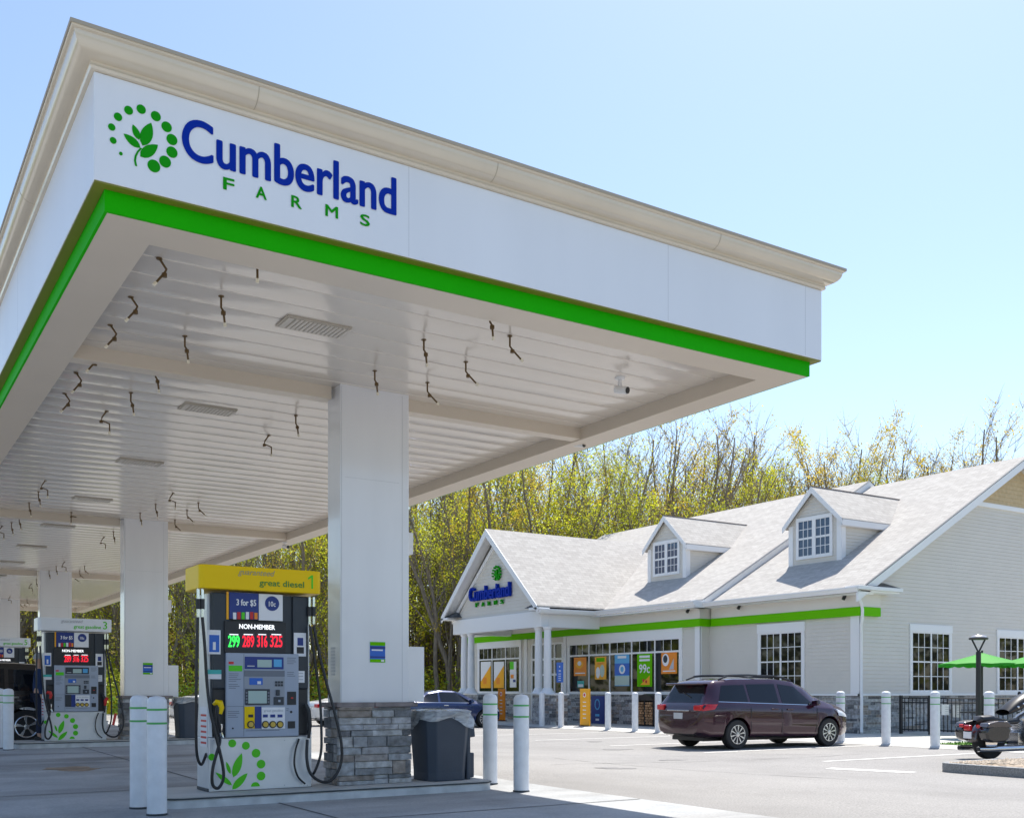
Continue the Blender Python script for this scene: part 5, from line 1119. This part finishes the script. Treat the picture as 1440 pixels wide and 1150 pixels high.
    for xc in ax:
        for s in (-1,1):
            wo=interp(wd,xc)-.02; yo=s*(wo-.11)
            w_=MB().lathe([(wr*.62,-.11),(wr*.93,-.115),(wr*.99,-.09),(wr,-.05),(wr,.05),(wr*.99,.09),(wr*.93,.115),(wr*.62,.11)],(xc,yo,wr),36,axis='y').build('wheel',M['tyre'],t,smooth=True,angle=35)
            MB().lathe([(wr*.64,-.06),(wr*.655,.0),(wr*.655,.112),(wr*.60,.116),(wr*.58,.07),(wr*.2,.06)] if s>0 else [(wr*.64,.06),(wr*.655,.0),(wr*.655,-.112),(wr*.60,-.116),(wr*.58,-.07),(wr*.2,-.06)],(xc,yo,wr),36,axis='y').build('rim_barrel',M['black'] ,w_,smooth=True,angle=35)
            sp_=MB(); ns=T['spokes']; yf=yo+s*.112
            rg_=[(wr*.62*math.cos(2*math.pi*k/40),wr*.62*math.sin(2*math.pi*k/40)) for k in range(40)]
            sp_.tube([(xc+x,yf,wr+z) for x,z in rg_+rg_[:1]],.014,5,cap=False)
            for k in range(ns):
                a=2*math.pi*k/ns+.2; da=.10 if ns>7 else .17
                P=[(xc+wr*.12*math.cos(a-1.2*da),wr+wr*.12*math.sin(a-1.2*da)),(xc+wr*.62*math.cos(a-da),wr+wr*.62*math.sin(a-da)),(xc+wr*.62*math.cos(a+da),wr+wr*.62*math.sin(a+da)),(xc+wr*.12*math.cos(a+1.2*da),wr+wr*.12*math.sin(a+1.2*da))]
                sp_.prism(P,'y',yf-s*.012,yf+s*.004)
            sp_.lathe([(wr*.15,-.012),(wr*.15,.008),(.01,.012)] if s>0 else [(wr*.15,.012),(wr*.15,-.008),(.01,-.012)],(xc,yf,wr),16,axis='y')
            sp_.build('rim',M['rim'],w_,smooth=True,angle=30)
    t.scale=(sc,sc,sc); t.location=(loc[0],loc[1],loc[2]); t.rotation_euler=(0,0,yaw)
    return t
VAN=dict(L=5.1,axles=(1.05,4.11),wr=.36,roofw=.70,
 top=[(0,.72),(.03,.98),(.10,1.08),(.42,1.60),(.55,1.67),(1.2,1.73),(2.4,1.735),(3.05,1.68),(3.35,1.58),(4.05,1.20),(4.25,1.12),(4.7,1.02),(4.95,.90),(5.06,.78),(5.1,.6)],
 w=[(0,.74),(.08,.88),(.3,.95),(1.0,.985),(4.2,.985),(4.6,.93),(4.88,.82),(5.02,.70),(5.1,.5)],
 belt=[(0,1.08),(.6,1.10),(2,1.07),(3.6,1.0),(4.3,.96),(5.1,.72)],bot=[(0,.38),(.3,.28),(4.6,.22),(5.1,.3)],
 side=[[(.52,1.17),(1.42,1.15),(1.42,1.56),(.72,1.54)],[(1.50,1.14),(2.42,1.11),(2.42,1.58),(1.50,1.57)],[(2.53,1.10),(3.62,1.06),(3.08,1.52),(2.53,1.58)]],
 trimline=[[(.5,1.145),(3.7,1.04),(3.7,1.055),(.5,1.16)]],
 seams=[[(1.46,.42),(1.475,.42),(1.475,1.14),(1.46,1.14)],[(2.47,.32),(2.485,.32),(2.485,1.12),(2.47,1.12)],[(3.62,.34),(3.635,.34),(3.70,1.03),(3.685,1.03)],[(.3,.98),(1.5,.96),(1.5,.972),(.3,.992)]],
 handles=[(2.25,.96),(2.75,.95)],ph=1,tails=[[(.05,.93),(.34,.97),(.46,1.09),(.09,1.09)]],heads=[[(4.45,.78),(4.95,.72),(4.85,.84),(4.40,.95)]],mirror=(3.55,1.04),rearlight=(.0,.12,.58,.84,.94,1.07),
 shields=[(3.42,4.02,.86,.93),(.14,.40,.90,.84)],plate=(.02,.80),rails=(.75,3.1),spokes=10)
SEDAN=dict(L=4.8,axles=(.95,3.85),wr=.33,roofw=.58,
 top=[(0,.6),(.03,.85),(.12,.97),(.75,1.03),(1.05,1.12),(1.6,1.37),(2.1,1.44),(2.7,1.42),(3.0,1.34),(3.6,1.04),(3.8,.98),(4.4,.88),(4.7,.76),(4.8,.5)],
 w=[(0,.66),(.1,.82),(.4,.89),(1.2,.92),(3.8,.92),(4.3,.86),(4.65,.72),(4.8,.45)],
 belt=[(0,.9),(.8,.96),(2.4,.94),(3.6,.90),(4.8,.6)],bot=[(0,.32),(.3,.22),(4.4,.2),(4.8,.28)],
 side=[[(1.0,1.0),(1.85,.99),(1.95,1.33),(1.55,1.29)],[(1.95,.99),(3.35,.96),(2.75,1.33),(2.02,1.35)]],trimline=[[(.95,.975),(3.45,.935),(3.45,.95),(.95,.99)]],
 seams=[[(1.9,.32),(1.912,.32),(1.912,.98),(1.9,.98)],[(3.3,.32),(3.312,.32),(3.34,.94),(3.328,.94)]],handles=[(2.15,.86)],tails=[[(.05,.74),(.32,.78),(.34,.90),(.08,.90)]],heads=[[(4.3,.66),(4.65,.6),(4.6,.7),(4.25,.8)]],mirror=(3.2,.94),rearlight=(.0,.12,.45,.78,.74,.88),
 shields=[(3.02,3.56,.9,.95),(.98,1.55,.9,.88)],plate=(.02,.64),spokes=10)
SUV=dict(L=4.9,axles=(.95,3.85),wr=.375,roofw=.74,
 top=[(0,.8),(.03,1.05),(.10,1.25),(.30,1.68),(.5,1.76),(1.2,1.80),(2.6,1.80),(3.0,1.72),(3.6,1.30),(3.8,1.2),(4.5,1.12),(4.8,1.0),(4.9,.7)],
 w=[(0,.8),(.1,.92),(.4,.97),(4.3,.97),(4.7,.88),(4.9,.7)],belt=[(0,1.1),(3.6,1.08),(4.9,.9)],bot=[(0,.42),(.3,.32),(4.6,.3),(4.9,.4)],
 side=[[(.45,1.18),(1.3,1.17),(1.3,1.64),(.55,1.62)],[(1.38,1.17),(2.3,1.16),(2.3,1.66),(1.38,1.65)],[(2.38,1.16),(3.4,1.13),(2.95,1.62),(2.38,1.66)]],
 seams=[[(1.33,.5),(1.345,.5),(1.345,1.16),(1.33,1.16)],[(2.33,.4),(2.345,.4),(2.345,1.15),(2.33,1.15)]],handles=[(1.2,1.02),(2.2,1.02)],tails=[[(.04,.95),(.3,.95),(.3,1.25),(.08,1.25)]],heads=[[(4.4,.85),(4.8,.8),(4.8,.9),(4.35,1.0)]],mirror=(3.2,1.12),rearlight=(.0,.12,.6,.88,.95,1.2),
 shields=[(3.05,3.55,.9,.93),(.13,.29,.9,.86)],plate=(.02,.85),spokes=5)
car('minivan','plum red minivan with roof bars parked nose-in before the store','minivan',VAN,M['plum'],(14.85,16.73,LZ),-.054)
car('parked_car','dark navy sedan parked facing the porch behind the grey bin','car',SEDAN,M['navyp'],(14.5,30.4,LZ),0.02)
car('parked_car','white sedan whose tail shows between pump 1 and the nearest column','car',SEDAN,M['whitep'],(13.5,34.2,LZ),0.03)
car('parked_car','white sedan glimpsed between the bollards and the waste bin of the second island','car',SEDAN,M['whitep'],(9.35,37.1,gz(10,37)),0.03)
car('parked_suv','black SUV with five-spoke alloy wheels fuelling behind pump 3','suv',SUV,M['blackp'],(3.72,22.62,gz(3,22)),math.pi)
# ---------------------------------------------------------------- motorcycle (x forward from rear axle, y left)
def motorcycle():
    t=thing('motorcycle','dark touring motorcycle with saddlebags parked by the gravel island, cut by the right edge','motorcycle')
    for xc,nm in ((0,'rear'),(1.63,'front')):
        r=.32
        w_=MB().lathe([(r*.66,-.06),(r*.9,-.075),(r*.98,-.05),(r,0),(r*.98,.05),(r*.9,.075),(r*.66,.06)],(xc,0,r),32,axis='y').build('wheel',M['tyre'],t,smooth=True)
        sp_=MB(); sp_.lathe([(r*.68,-.05),(r*.68,.05)],(xc,0,r),32,axis='y'); sp_.build('rim',M['rim'],w_,smooth=True)
        sp_=MB()
        for k in range(9):
            a=2*math.pi*k/9; sp_.tube([(xc+.04*math.cos(a),0,r+.04*math.sin(a)),(xc+r*.66*math.cos(a),0,r+r*.66*math.sin(a))],.012,5)
        sp_.lathe([(.05,-.07),(.05,.07)],(xc,0,r),14,axis='y'); sp_.build('spokes',M['engine'],w_)
        MB().lathe([(.13,-.078),(.13,-.072)],(xc,0,r),20,axis='y').build('brake_disc',M['chrome'],w_)
    def fender(xc,a0,a1,r,w,nm,m):
        def f(u,v):
            a=math.radians(a0+(a1-a0)*u); y=(2*v-1); rr=r+.02*(1-y*y)-.05*(abs(y)**6); return (xc+rr*math.cos(a),y*w,.32+rr*math.sin(a))
        return MB().grid(f,20,10).build(nm,m,t,smooth=True,solid=.008)
    rf=fender(0.0,35,182,.37,.12,'rear_fender',M['bikegrey']); fender(1.63,20,160,.36,.09,'front_fender',M['blackp'])
    # saddlebags: rounded, lids silver
    for s in (-1,1):
        prof=[(-.36,.36),(-.40,.50),(-.36,.60),(-.20,.63),(.06,.63),(.14,.56),(.10,.38),(.0,.32),(-.25,.32)]
        MB().prism([(x,z) for x,z in prof],'y',s*.20,s*.42).build('saddlebag',M['blackp'],t,bevel=.035,smooth=True,angle=30)
        MB().prism([(-.385,.585),(-.34,.66),(-.15,.70),(.06,.69),(.15,.61),(.13,.585),(-.1,.59)],'y',s*.195,s*.43).build('bag_lid',M['bikegrey'],t,bevel=.02)
        MB().tube([(-.42,s*.25,.20),(.1,s*.25,.20),(.75,s*.24,.21),(1.05,s*.20,.30),(1.1,s*.15,.45)],[.05,.052,.05,.03,.026],12).build('exhaust',M['chrome'],t,smooth=True,angle=50)
        MB().tube([(-.435,s*.25,.20),(-.42,s*.25,.20)],.036,10).build('exhaust_tip',M['black'],t)
        MB().tube([(-.38,s*.18,.60),(-.42,s*.24,.60)],.032,10).build('turn_signal',M['tail'],t)
        # fork, bars, mirror, footboard
        MB().tube([(1.63,s*.10,.32),(1.28,s*.11,.95)],.026,8).build('fork',M['chrome'],t,smooth=True)
        MB().tube([(1.18,0,1.0),(1.12,s*.22,1.03),(.98,s*.36,1.02),(.84,s*.42,.98)],.016,8).build('handlebar',M['chrome'],t,smooth=True)
        MB().tube([(.94,s*.41,.985),(.82,s*.43,.975)],.022,8).build('grip',M['rubber'],t)
        MB().tube([(1.0,s*.38,1.03),(1.05,s*.40,1.14)],.008,5).lathe([(.05,-.01),(.05,.01)],(1.05,s*.42,1.17),12,axis='x').build('mirror',M['chrome'],t)
        MB().box(.62,.92,s*.18,s*.30,.27,.29).build('footboard',M['black'],t,bevel=.006)
        MB().lathe([(.12,-.02),(.13,0),(.12,.03),(.06,.04)] if s>0 else [(.12,.02),(.13,0),(.12,-.03),(.06,-.04)],(.72,s*.2,.42),18,axis='y').build('engine_cover',M['engine'],t,smooth=True)
    # engine V-twin with fins
    e=MB(); e.box(.52,.98,-.14,.14,.24,.48)
    for lean in (-.42,.42):
        for k in range(9):
            h=.03*k; cx,cz=.74+math.sin(lean)*(.16+h),.40+math.cos(lean)*(.1+h); 
            e.add([(cx+a*math.cos(lean)*.085+c*math.sin(lean)*.009,b*.10,cz-a*math.sin(lean)*.085+c*math.cos(lean)*.009) for a in (-1,1) for b in (-1,1) for c in (-1,1)],[(0,1,3,2),(4,6,7,5),(0,4,5,1),(2,3,7,6),(0,2,6,4),(1,5,7,3)])
    e.build('engine',M['engine'],t,bevel=.004)
    MB().lathe([(.09,0),(.10,.03),(.09,.06),(.03,.07)] ,(.76,-.20,.62),18,axis='y').build('air_cleaner',M['chrome'],t,smooth=True)
    # tank, seat, backrest, side cover
    def loft(pts,n,nm,m,nv=18):
        def f(u,v):
            k=v*(len(pts)-1); i=min(int(k),len(pts)-2); s=k-i; s=s*s*(3-2*s)*.5+s*.5; a,b=pts[i],pts[i+1]; x,w,z0,z1=[a[j]+(b[j]-a[j])*s for j in range(4)]
            th=2*math.pi*u; return (x,w*math.copysign(abs(math.cos(th))**.7,math.cos(th)),(z0+z1)/2+(z1-z0)/2*math.copysign(abs(math.sin(th))**.8,math.sin(th)))
        return MB().grid(f,n,nv).build(nm,m,t,smooth=True)
    loft([(.58,.04,.68,.74),(.66,.12,.64,.80),(.9,.16,.64,.92),(1.1,.14,.70,.95),(1.2,.04,.80,.90)],20,'tank',M['silver'])
    loft([(-.30,.05,.66,.70),(-.22,.14,.64,.78),(0,.15,.64,.80),(.12,.15,.64,.76),(.3,.17,.62,.70),(.52,.15,.62,.72),(.66,.06,.66,.76)],20,'seat',M['seat'])
    fr=loft([(1.12,.18,.80,1.02),(1.2,.30,.74,1.10),(1.36,.28,.72,1.08),(1.50,.16,.78,1.0),(1.58,.03,.86,.92)],22,'fairing',M['blackp'])
    def ws(u,v): y=(2*u-1)*.24*(1-.25*v); return (1.30-.16*v-.25*y*y,y,1.04+.24*v)
    MB().grid(ws,12,8).build('windscreen',M['cglass'],t,smooth=True,solid=.004)
    MB().lathe([(.09,0),(.085,.03),(.03,.05)],(1.56,0,.88),16,axis='x').build('headlamp',M['head'],t,smooth=True)
    MB().box(-.47,-.40,-.08,.08,.52,.62).build('tail_light',M['tail'],t,bevel=.02); MB().box(-.455,-.44,-.10,.10,.38,.50).build('number_plate',M['printw'],t,bevel=.003)
    MB().tube([(.3,.12,.30),(1.1,.10,.30),(1.28,.0,.95)],.022,7).tube([(.3,-.12,.30),(1.1,-.10,.30),(1.28,0,.95)],.022,7).tube([(.0,0,.55),(.45,0,.66),(1.2,0,.88)],.024,7).build('frame',M['iron'],t)
    for k in range(5): MB().lathe([(.022,0),(.018,.012),(.002,.016)],(1.22-.0,-.26+.0,.0),8)
    MB().tube([(.45,.14,.24),(.42,.34,.03)],.012,6).build('kickstand',M['chrome'],t)
    def arch(u,v):
        k=v; x=.30+.95*k; zc=.84+.36*math.sin(k*1.35); th=2*math.pi*u; return (x,(.17+.05*k)*math.cos(th),zc+(.055+.075*math.sin(math.pi*k**.8))*math.sin(th))
    fa=MB().grid(arch,20,18).build('rider_backrest_cover',M['seat'],t,smooth=True)
    for s_ in (-1,1):
        for k in (.2,.32,.44,.56,.68): x_,y_,z_=arch(.0 if s_>0 else .5,k); MB().lathe([(.024,-.006),(.018,.01),(.002,.014)] if s_>0 else [(.024,.006),(.018,-.01),(.002,-.014)],(x_,y_,z_),10,axis='y').build('stud',M['chrome'],fa)
    p=onZ(1390,1067,LZ); s=1.0; t.scale=(s,s,s); t.location=(p[0],p[1],LZ); t.rotation_euler=(math.radians(0),0,math.radians(-17))
    return t
motorcycle()
# ---------------------------------------------------------------- person beside pump 3
def person(x,y,z,yaw,label,s=.90):
    t=thing('person',label,'person')
    def skin(name,m,verts,edges,rad,parent=t,sub=2):
        me=bpy.data.meshes.new(name); me.from_pydata(verts,edges,[]); o=bpy.data.objects.new(name,me); C.objects.link(o); o.parent=parent
        md=o.modifiers.new('k','SKIN'); md.use_smooth_shade=True; sv=me.skin_vertices[0].data
        for i,r in enumerate(rad): sv[i].radius=(r,r) if not isinstance(r,tuple) else r
        sv[0].use_root=True; q=o.modifiers.new('u','SUBSURF'); q.levels=sub; q.render_levels=sub
        dg=bpy.context.evaluated_depsgraph_get(); m2=bpy.data.meshes.new_from_object(o.evaluated_get(dg)); o.modifiers.clear(); o.data=m2; m2.materials.clear(); m2.materials.append(m)
        for p in m2.polygons: p.use_smooth=True
        return o
    H=1.74
    V=[(0,0,.98),(0,0,1.15),(0,0,1.38),(0,0,1.50),(0,.01,1.56),(0,.0,1.66), (-.10,0,.92),(-.11,.02,.50),(-.12,0,.09),(-.13,.12,.045),(.10,0,.92),(.11,.03,.50),(.13,0,.09),(.14,.12,.045),
       (-.19,0,1.42),(-.24,.02,1.16),(-.20,.16,.98),(-.18,.22,.95),(.19,0,1.42),(.26,.02,1.16),(.25,.06,.92),(.25,.08,.84)]
    E_=[(0,1),(1,2),(2,3),(3,4),(4,5),(0,6),(6,7),(7,8),(8,9),(0,10),(10,11),(11,12),(12,13),(2,14),(14,15),(15,16),(16,17),(2,18),(18,19),(19,20),(20,21)]
    Rd=[(.15,.11),(.14,.10),(.17,.11),(.08,.07),.055,(.075,.095),.095,.062,.042,.035,.095,.062,.042,.035,.065,.045,.033,.03,.065,.045,.033,.03]
    body=skin('body',M['skin'],V,E_,Rd)
    skin('jacket',M['jacket'],[(0,0,.90),(0,0,1.12),(0,0,1.38),(0,0,1.49),(-.20,0,1.41),(-.245,.02,1.16),(-.205,.15,1.0),(.20,0,1.41),(.265,.02,1.16),(.255,.06,.93)],[(0,1),(1,2),(2,3),(2,4),(4,5),(5,6),(2,7),(7,8),(8,9)],[(.185,.14),(.165,.125),(.20,.135),.085,.08,.06,.048,.08,.06,.048],body)
    skin('trousers',M['jeans'],[(0,0,.97),(-.10,0,.88),(-.11,.02,.50),(-.12,0,.12),(.10,0,.88),(.11,.03,.50),(.13,0,.12)],[(0,1),(1,2),(2,3),(0,4),(4,5),(5,6)],[(.16,.125),.11,.078,.062,.11,.078,.062],body)
    for sx in (-1,1):
        MB().lathe([(.0,0),(.05,0),(.05,.06),(.03,.08)],(sx*.125,.0,0),10).box(sx*.125-.045,sx*.125+.045,-.08,.19,.0,.055).build('shoe',M['black'],body,bevel=.02)
        # hand with five fingers
        hx,hy,hz=(-.175,.245,.94) if sx<0 else (.252,.085,.80)
        hm=MB(); hm.tube([(hx,hy,hz+.05),(hx,hy,hz-.02)],[.024,.034],8)
        for k in range(4): fx=hx-.027+.018*k; hm.tube([(fx,hy+.005,hz-.02),(fx,hy+.018,hz-.06-.008*(k in (1,2))),(fx,hy+.008,hz-.09)],[.009,.0085,.007],6)
        hm.tube([(hx-sx*.03,hy,hz),(hx-sx*.055,hy+.02,hz-.03),(hx-sx*.055,hy+.03,hz-.055)],[.011,.010,.008],6); hm.build('hand',M['skin'],body,smooth=True)
    hd=MB(); hd.grid(lambda u,v:(.078*math.sin(math.pi*v)*math.cos(2*math.pi*u),.098*math.sin(math.pi*v)*math.sin(2*math.pi*u)+.01,1.66+.125*math.cos(math.pi*v)),20,14); hd.build('head',M['skin'],body,smooth=True)
    MB().tube([(0,.10,1.68),(0,.128,1.645),(0,.11,1.635)],[.010,.016,.012],8).build('nose',M['skin'],body,smooth=True)
    for sx in (-1,1): MB().lathe([(.002,0),(.011,.004),(.002,.008)],(sx*.03,.098,1.675),8,axis='y').build('eye',M['black'],body); MB().tube([(sx*.078,0,1.68),(sx*.086,-.005,1.66),(sx*.078,0,1.635)],[.008,.014,.008],6).build('ear',M['skin'],body,smooth=True)
    MB().tube([(-.025,.102,1.60),(0,.108,1.598),(.025,.102,1.60)],.005,6).build('mouth',M['red'],body)
    MB().grid(lambda u,v:(.086*math.sin(math.pi*v*.52)*math.cos(2*math.pi*u),.105*math.sin(math.pi*v*.52)*math.sin(2*math.pi*u)-.008,1.672+.128*math.cos(math.pi*v*.52)),20,8).build('hair',M['hair'],body,smooth=True)
    t.scale=(s,s,s); t.location=(x,y,z); t.rotation_euler=(0,0,yaw)
person(3.0,21.02,gz(3,21)+.11,math.radians(-100),'person in navy jacket and dark jeans standing behind pump 3 at the black SUV')
# ---------------------------------------------------------------- spring woodland behind
def tree_proto(seed,h,leafm,nleaf,name,spread=1.0,fork=False,low=.25,lean=0.0,tw=1.0):
    rg=random.Random(seed); t=thing(name,None,None,(0,0,0)); tr=MB(); tips=[]
    def limb(p,d,L,r,n,up):
        pts=[Vector(p)]; d=Vector(d).normalized()
        for i in range(n):
            d=(d+Vector((rg.gauss(0,.07),rg.gauss(0,.07),up))).normalized(); pts.append(pts[-1]+d*L/n)
        rs=[r*(1-.82*i/n) for i in range(n+1)]; tr.tube(pts,rs,6 if r>.04 else 3,cap=False); return pts,rs,d
    stems=[((0,0,-.3),(rg.gauss(0,.03)+lean,rg.gauss(0,.03),1),h,.09+.006*h)]
    if fork: stems.append(((.15,0,-.3),(.12,.06,1),h*.9,.09)); stems.append(((-.1,.1,-.3),(-.10,-.08,1),h*.8,.07))
    for p,d,L,r in stems:
        pts,rs,_=limb(p,d,L,r,14,.02)
        nb=rg.randint(15,22)
        for k in range(nb):
            f=low+(1-low)*((k+rg.random())/nb); i=min(13,int(f*14)); p0=pts[i].lerp(pts[i+1],f*14-i)
            a=rg.uniform(0,6.283); el=rg.uniform(.75,1.3); bl=L*(.10+.22*(1-f))*rg.uniform(.7,1.2)*spread
            b,_,dd=limb(p0,(math.cos(a)*math.cos(el),math.sin(a)*math.cos(el),math.sin(el)),bl+.6,max(.014,rs[i]*.42),6,.05)
            tips+=b[2:]
            for j in range(rg.randint(5,8)):
                q=b[rg.randint(1,6)]; a2=a+rg.gauss(0,1.1); e2=rg.uniform(.4,1.3)
                c,_,_=limb(q,(math.cos(a2)*math.cos(e2),math.sin(a2)*math.cos(e2),math.sin(e2)),bl*rg.uniform(.25,.5)+.35,.014,3,.06); tips+=c[1:]
        tips+=pts[-3:]
    tr.build('trunk',M['bark'],t,smooth=True,nofix=True,angle=80)
    cr=MB(); cl=[rg.choice(tips) for _ in range(max(10,nleaf//45))]
    for k in range(nleaf):
        q=rg.choice(cl) if rg.random()<.62 else rg.choice(tips)
        c=q+Vector((rg.gauss(0,.22),rg.gauss(0,.22),rg.gauss(0,.20))); s=rg.uniform(.03,.075)
        u=Vector((rg.gauss(0,1),rg.gauss(0,1),rg.gauss(0,1))).normalized(); v=u.orthogonal().normalized(); 
        cr.add([c-u*s,c+v*s*.6,c+u*s,c-v*s*.6],[(0,1,2,3)])
    if nleaf: cr.build('crown',leafm,t,nofix=True)
    return t
PR=[]
for args,lb,cat in (
 ((11,15.0,M['leafo'],900,'bare_tree'),'tall bare tree with bronze buds','tree'),
 ((12,14.2,M['leafy'],2600,'leafing_tree'),'slender sparse yellow green tree','tree'),
 ((13,14.8,M['leafo'],2200,'leafing_tree'),'slender olive bronze budding tree','tree'),
 ((14,12.8,M['leafy'],3800,'leafing_tree',1.2),'bushy yellow green tree','tree'),
 ((15,15.2,M['leafo'],300,'bare_tree',.9,True),'forked bare grey tree','tree'),
 ((16,13.2,M['leafg'],3400,'leafing_tree',1.1),'fresh green tree','tree'),
 ((17,14.2,M['leafo'],2200,'leafing_tree',1.0,True),'several-stemmed bronze tree','tree'),
 ((18,10.5,M['leafy'],4200,'leafing_tree',1.5,False,.12),'low spreading leafy tree','tree')):
    o=tree_proto(*args); PR.append((o,lb,cat,[x for x in bpy.data.objects if x.parent==o]))
used=[False]*len(PR)
def edge(px):   # distance of the wood's edge along a picture column
    return 54.0+ (5 if px<300 else 0)
rg=random.Random(21)
spots=[]
px=-60.0
while px<1560:
    for row in range(4):
        t_=edge(px)+row*4.2+rg.uniform(-1.5,1.8); p=px+rg.uniform(-13,13)
        if p<590 and row>2: continue
        spots.append((p,t_,row))
    px+=15 if px>860 else 21 if px>560 else 28
wts_r=[4,3,3,1,3,1,3,1]; wts_l=[1,4,4,3,2,1,3,4]
for p,t_,row in spots:
    x,y=atT(p,t_)
    left=p<760
    k=rg.choices(range(8),wts_l if left else wts_r)[0]
    if row==0 and rg.random()<.35: k=7
    o,lb,cat,chs=PR[k]
    where=('under the canopy at far left' if p<165 else 'seen between second column and pump 1' if p<300 else 'seen between pump 1 and nearest column' if p<480 else 'left of the porch gable' if p<690 else 'above the porch roof' if p<880 else 'behind the left dormer' if p<1010 else 'between the two dormers' if p<1110 else 'behind the right dormer' if p<1240 else 'above the right roof end')
    where+=', front row' if row==0 else ', back rows'
    if used[k]:
        c=o.copy(); C.objects.link(c)
        for ch in chs: q=ch.copy(); C.objects.link(q); q.parent=c
    else: c=o; used[k]=True
    s=rg.uniform(.84,1.10)*(1.0 if p<760 else .98 if p<860 else .93 if p<1000 else .91 if p<1200 else .88)*(t_/56.0)**.6
    c.location=(x,y,-.15); c.rotation_euler=(rg.gauss(0,.02),rg.gauss(0,.02),rg.uniform(0,6.28)); c.scale=(s,s,s*rg.uniform(.93,1.07))
    tag(c,lb+' '+where,cat,'spring trees of the wood behind the store')
for k in range(8):
    if not used[k]:
        for ch in PR[k][3]: bpy.data.objects.remove(ch)
        bpy.data.objects.remove(PR[k][0])
# undergrowth and far thicket: masses nobody could count
def thicket(name,mt,n,d0,d1,hmax,seed,px0=-80,px1=1560,smin=.05,smax=.13,pw=1.6):
    r=random.Random(seed); mb=MB()
    cl=[(r.uniform(px0,px1),r.uniform(d0,d1),r.uniform(.35,1)*hmax,r.uniform(.7,2.0)) for _ in range(260)]
    for k in range(n):
        c=r.choice(cl); x,y=atT(c[0],c[1]); z=c[2]*(r.random()**pw)+.0; rad=c[3]*(1.1-.6*z/hmax)
        x+=r.gauss(0,rad*.6); y+=r.gauss(0,rad*.6); s=r.uniform(smin,smax)
        u=Vector((r.gauss(0,1),r.gauss(0,1),r.gauss(0,1))).normalized(); v=u.orthogonal().normalized(); q=Vector((x,y,z-.2))
        mb.add([q-u*s,q+v*s*.65,q+u*s,q-v*s*.65],[(0,1,2,3)])
    tag(mb.build(name,mt,nofix=True),None,None,kind='stuff')
thicket('undergrowth',M['leafy'],52000,52,60,4.2,31)
thicket('undergrowth',M['leafo'],26000,54,64,6.0,32)
thicket('undergrowth',M['leafg'],16000,51,57,2.6,33)
r=random.Random(5); mb=MB()   # far brush: countless thin stems closing the view at the back
for k in range(2600):
    p=r.uniform(-80,1560); t_=r.uniform(60,76); x,y=atT(p,t_); h=r.uniform(5,12.5)*(.8 if p>900 else 1); lx,ly=r.gauss(0,.5),r.gauss(0,.5)
    mb.tube([(x,y,-.3),(x+lx*.4,y+ly*.4,h*.5),(x+lx,y+ly,h)],[.075,.05,.01],3,cap=False)
tag(mb.build('brushwood',M['twig'],nofix=True),None,None,kind='stuff')

# woods on the other sides of the lot (seen only as reflections): coarse leaf masses
def belt(name,mt,n,pts,seed,hmax):
    r=random.Random(seed); mb=MB()
    for k in range(n):
        i=r.randrange(len(pts)-1); a,b=pts[i],pts[i+1]; s=r.random(); x=a[0]+(b[0]-a[0])*s+r.gauss(0,3); y=a[1]+(b[1]-a[1])*s+r.gauss(0,3)
        z=r.random()**1.1*hmax*(.75+.25*math.sin(x*.3+y*.23)); q=r.uniform(.25,.6)
        u=Vector((r.gauss(0,1),r.gauss(0,1),r.gauss(0,1))).normalized(); v=u.orthogonal().normalized(); p=Vector((x,y,z))
        mb.add([p-u*q,p+v*q*.7,p+u*q,p-v*q*.7],[(0,1,2,3)])
    tag(mb.build(name,mt,nofix=True),None,None,kind='stuff')
W_=[(-12,75),(-45,60),(-60,20),(-55,-30),(-20,-60),(30,-62),(75,-40),(90,0),(85,25)]
belt('far_wood',M['leafy'],9000,W_,41,12); belt('far_wood',mat('far_dark_leaf',(0.12,0.13,0.03),0.8,trans=0.3),16000,W_,42,13)
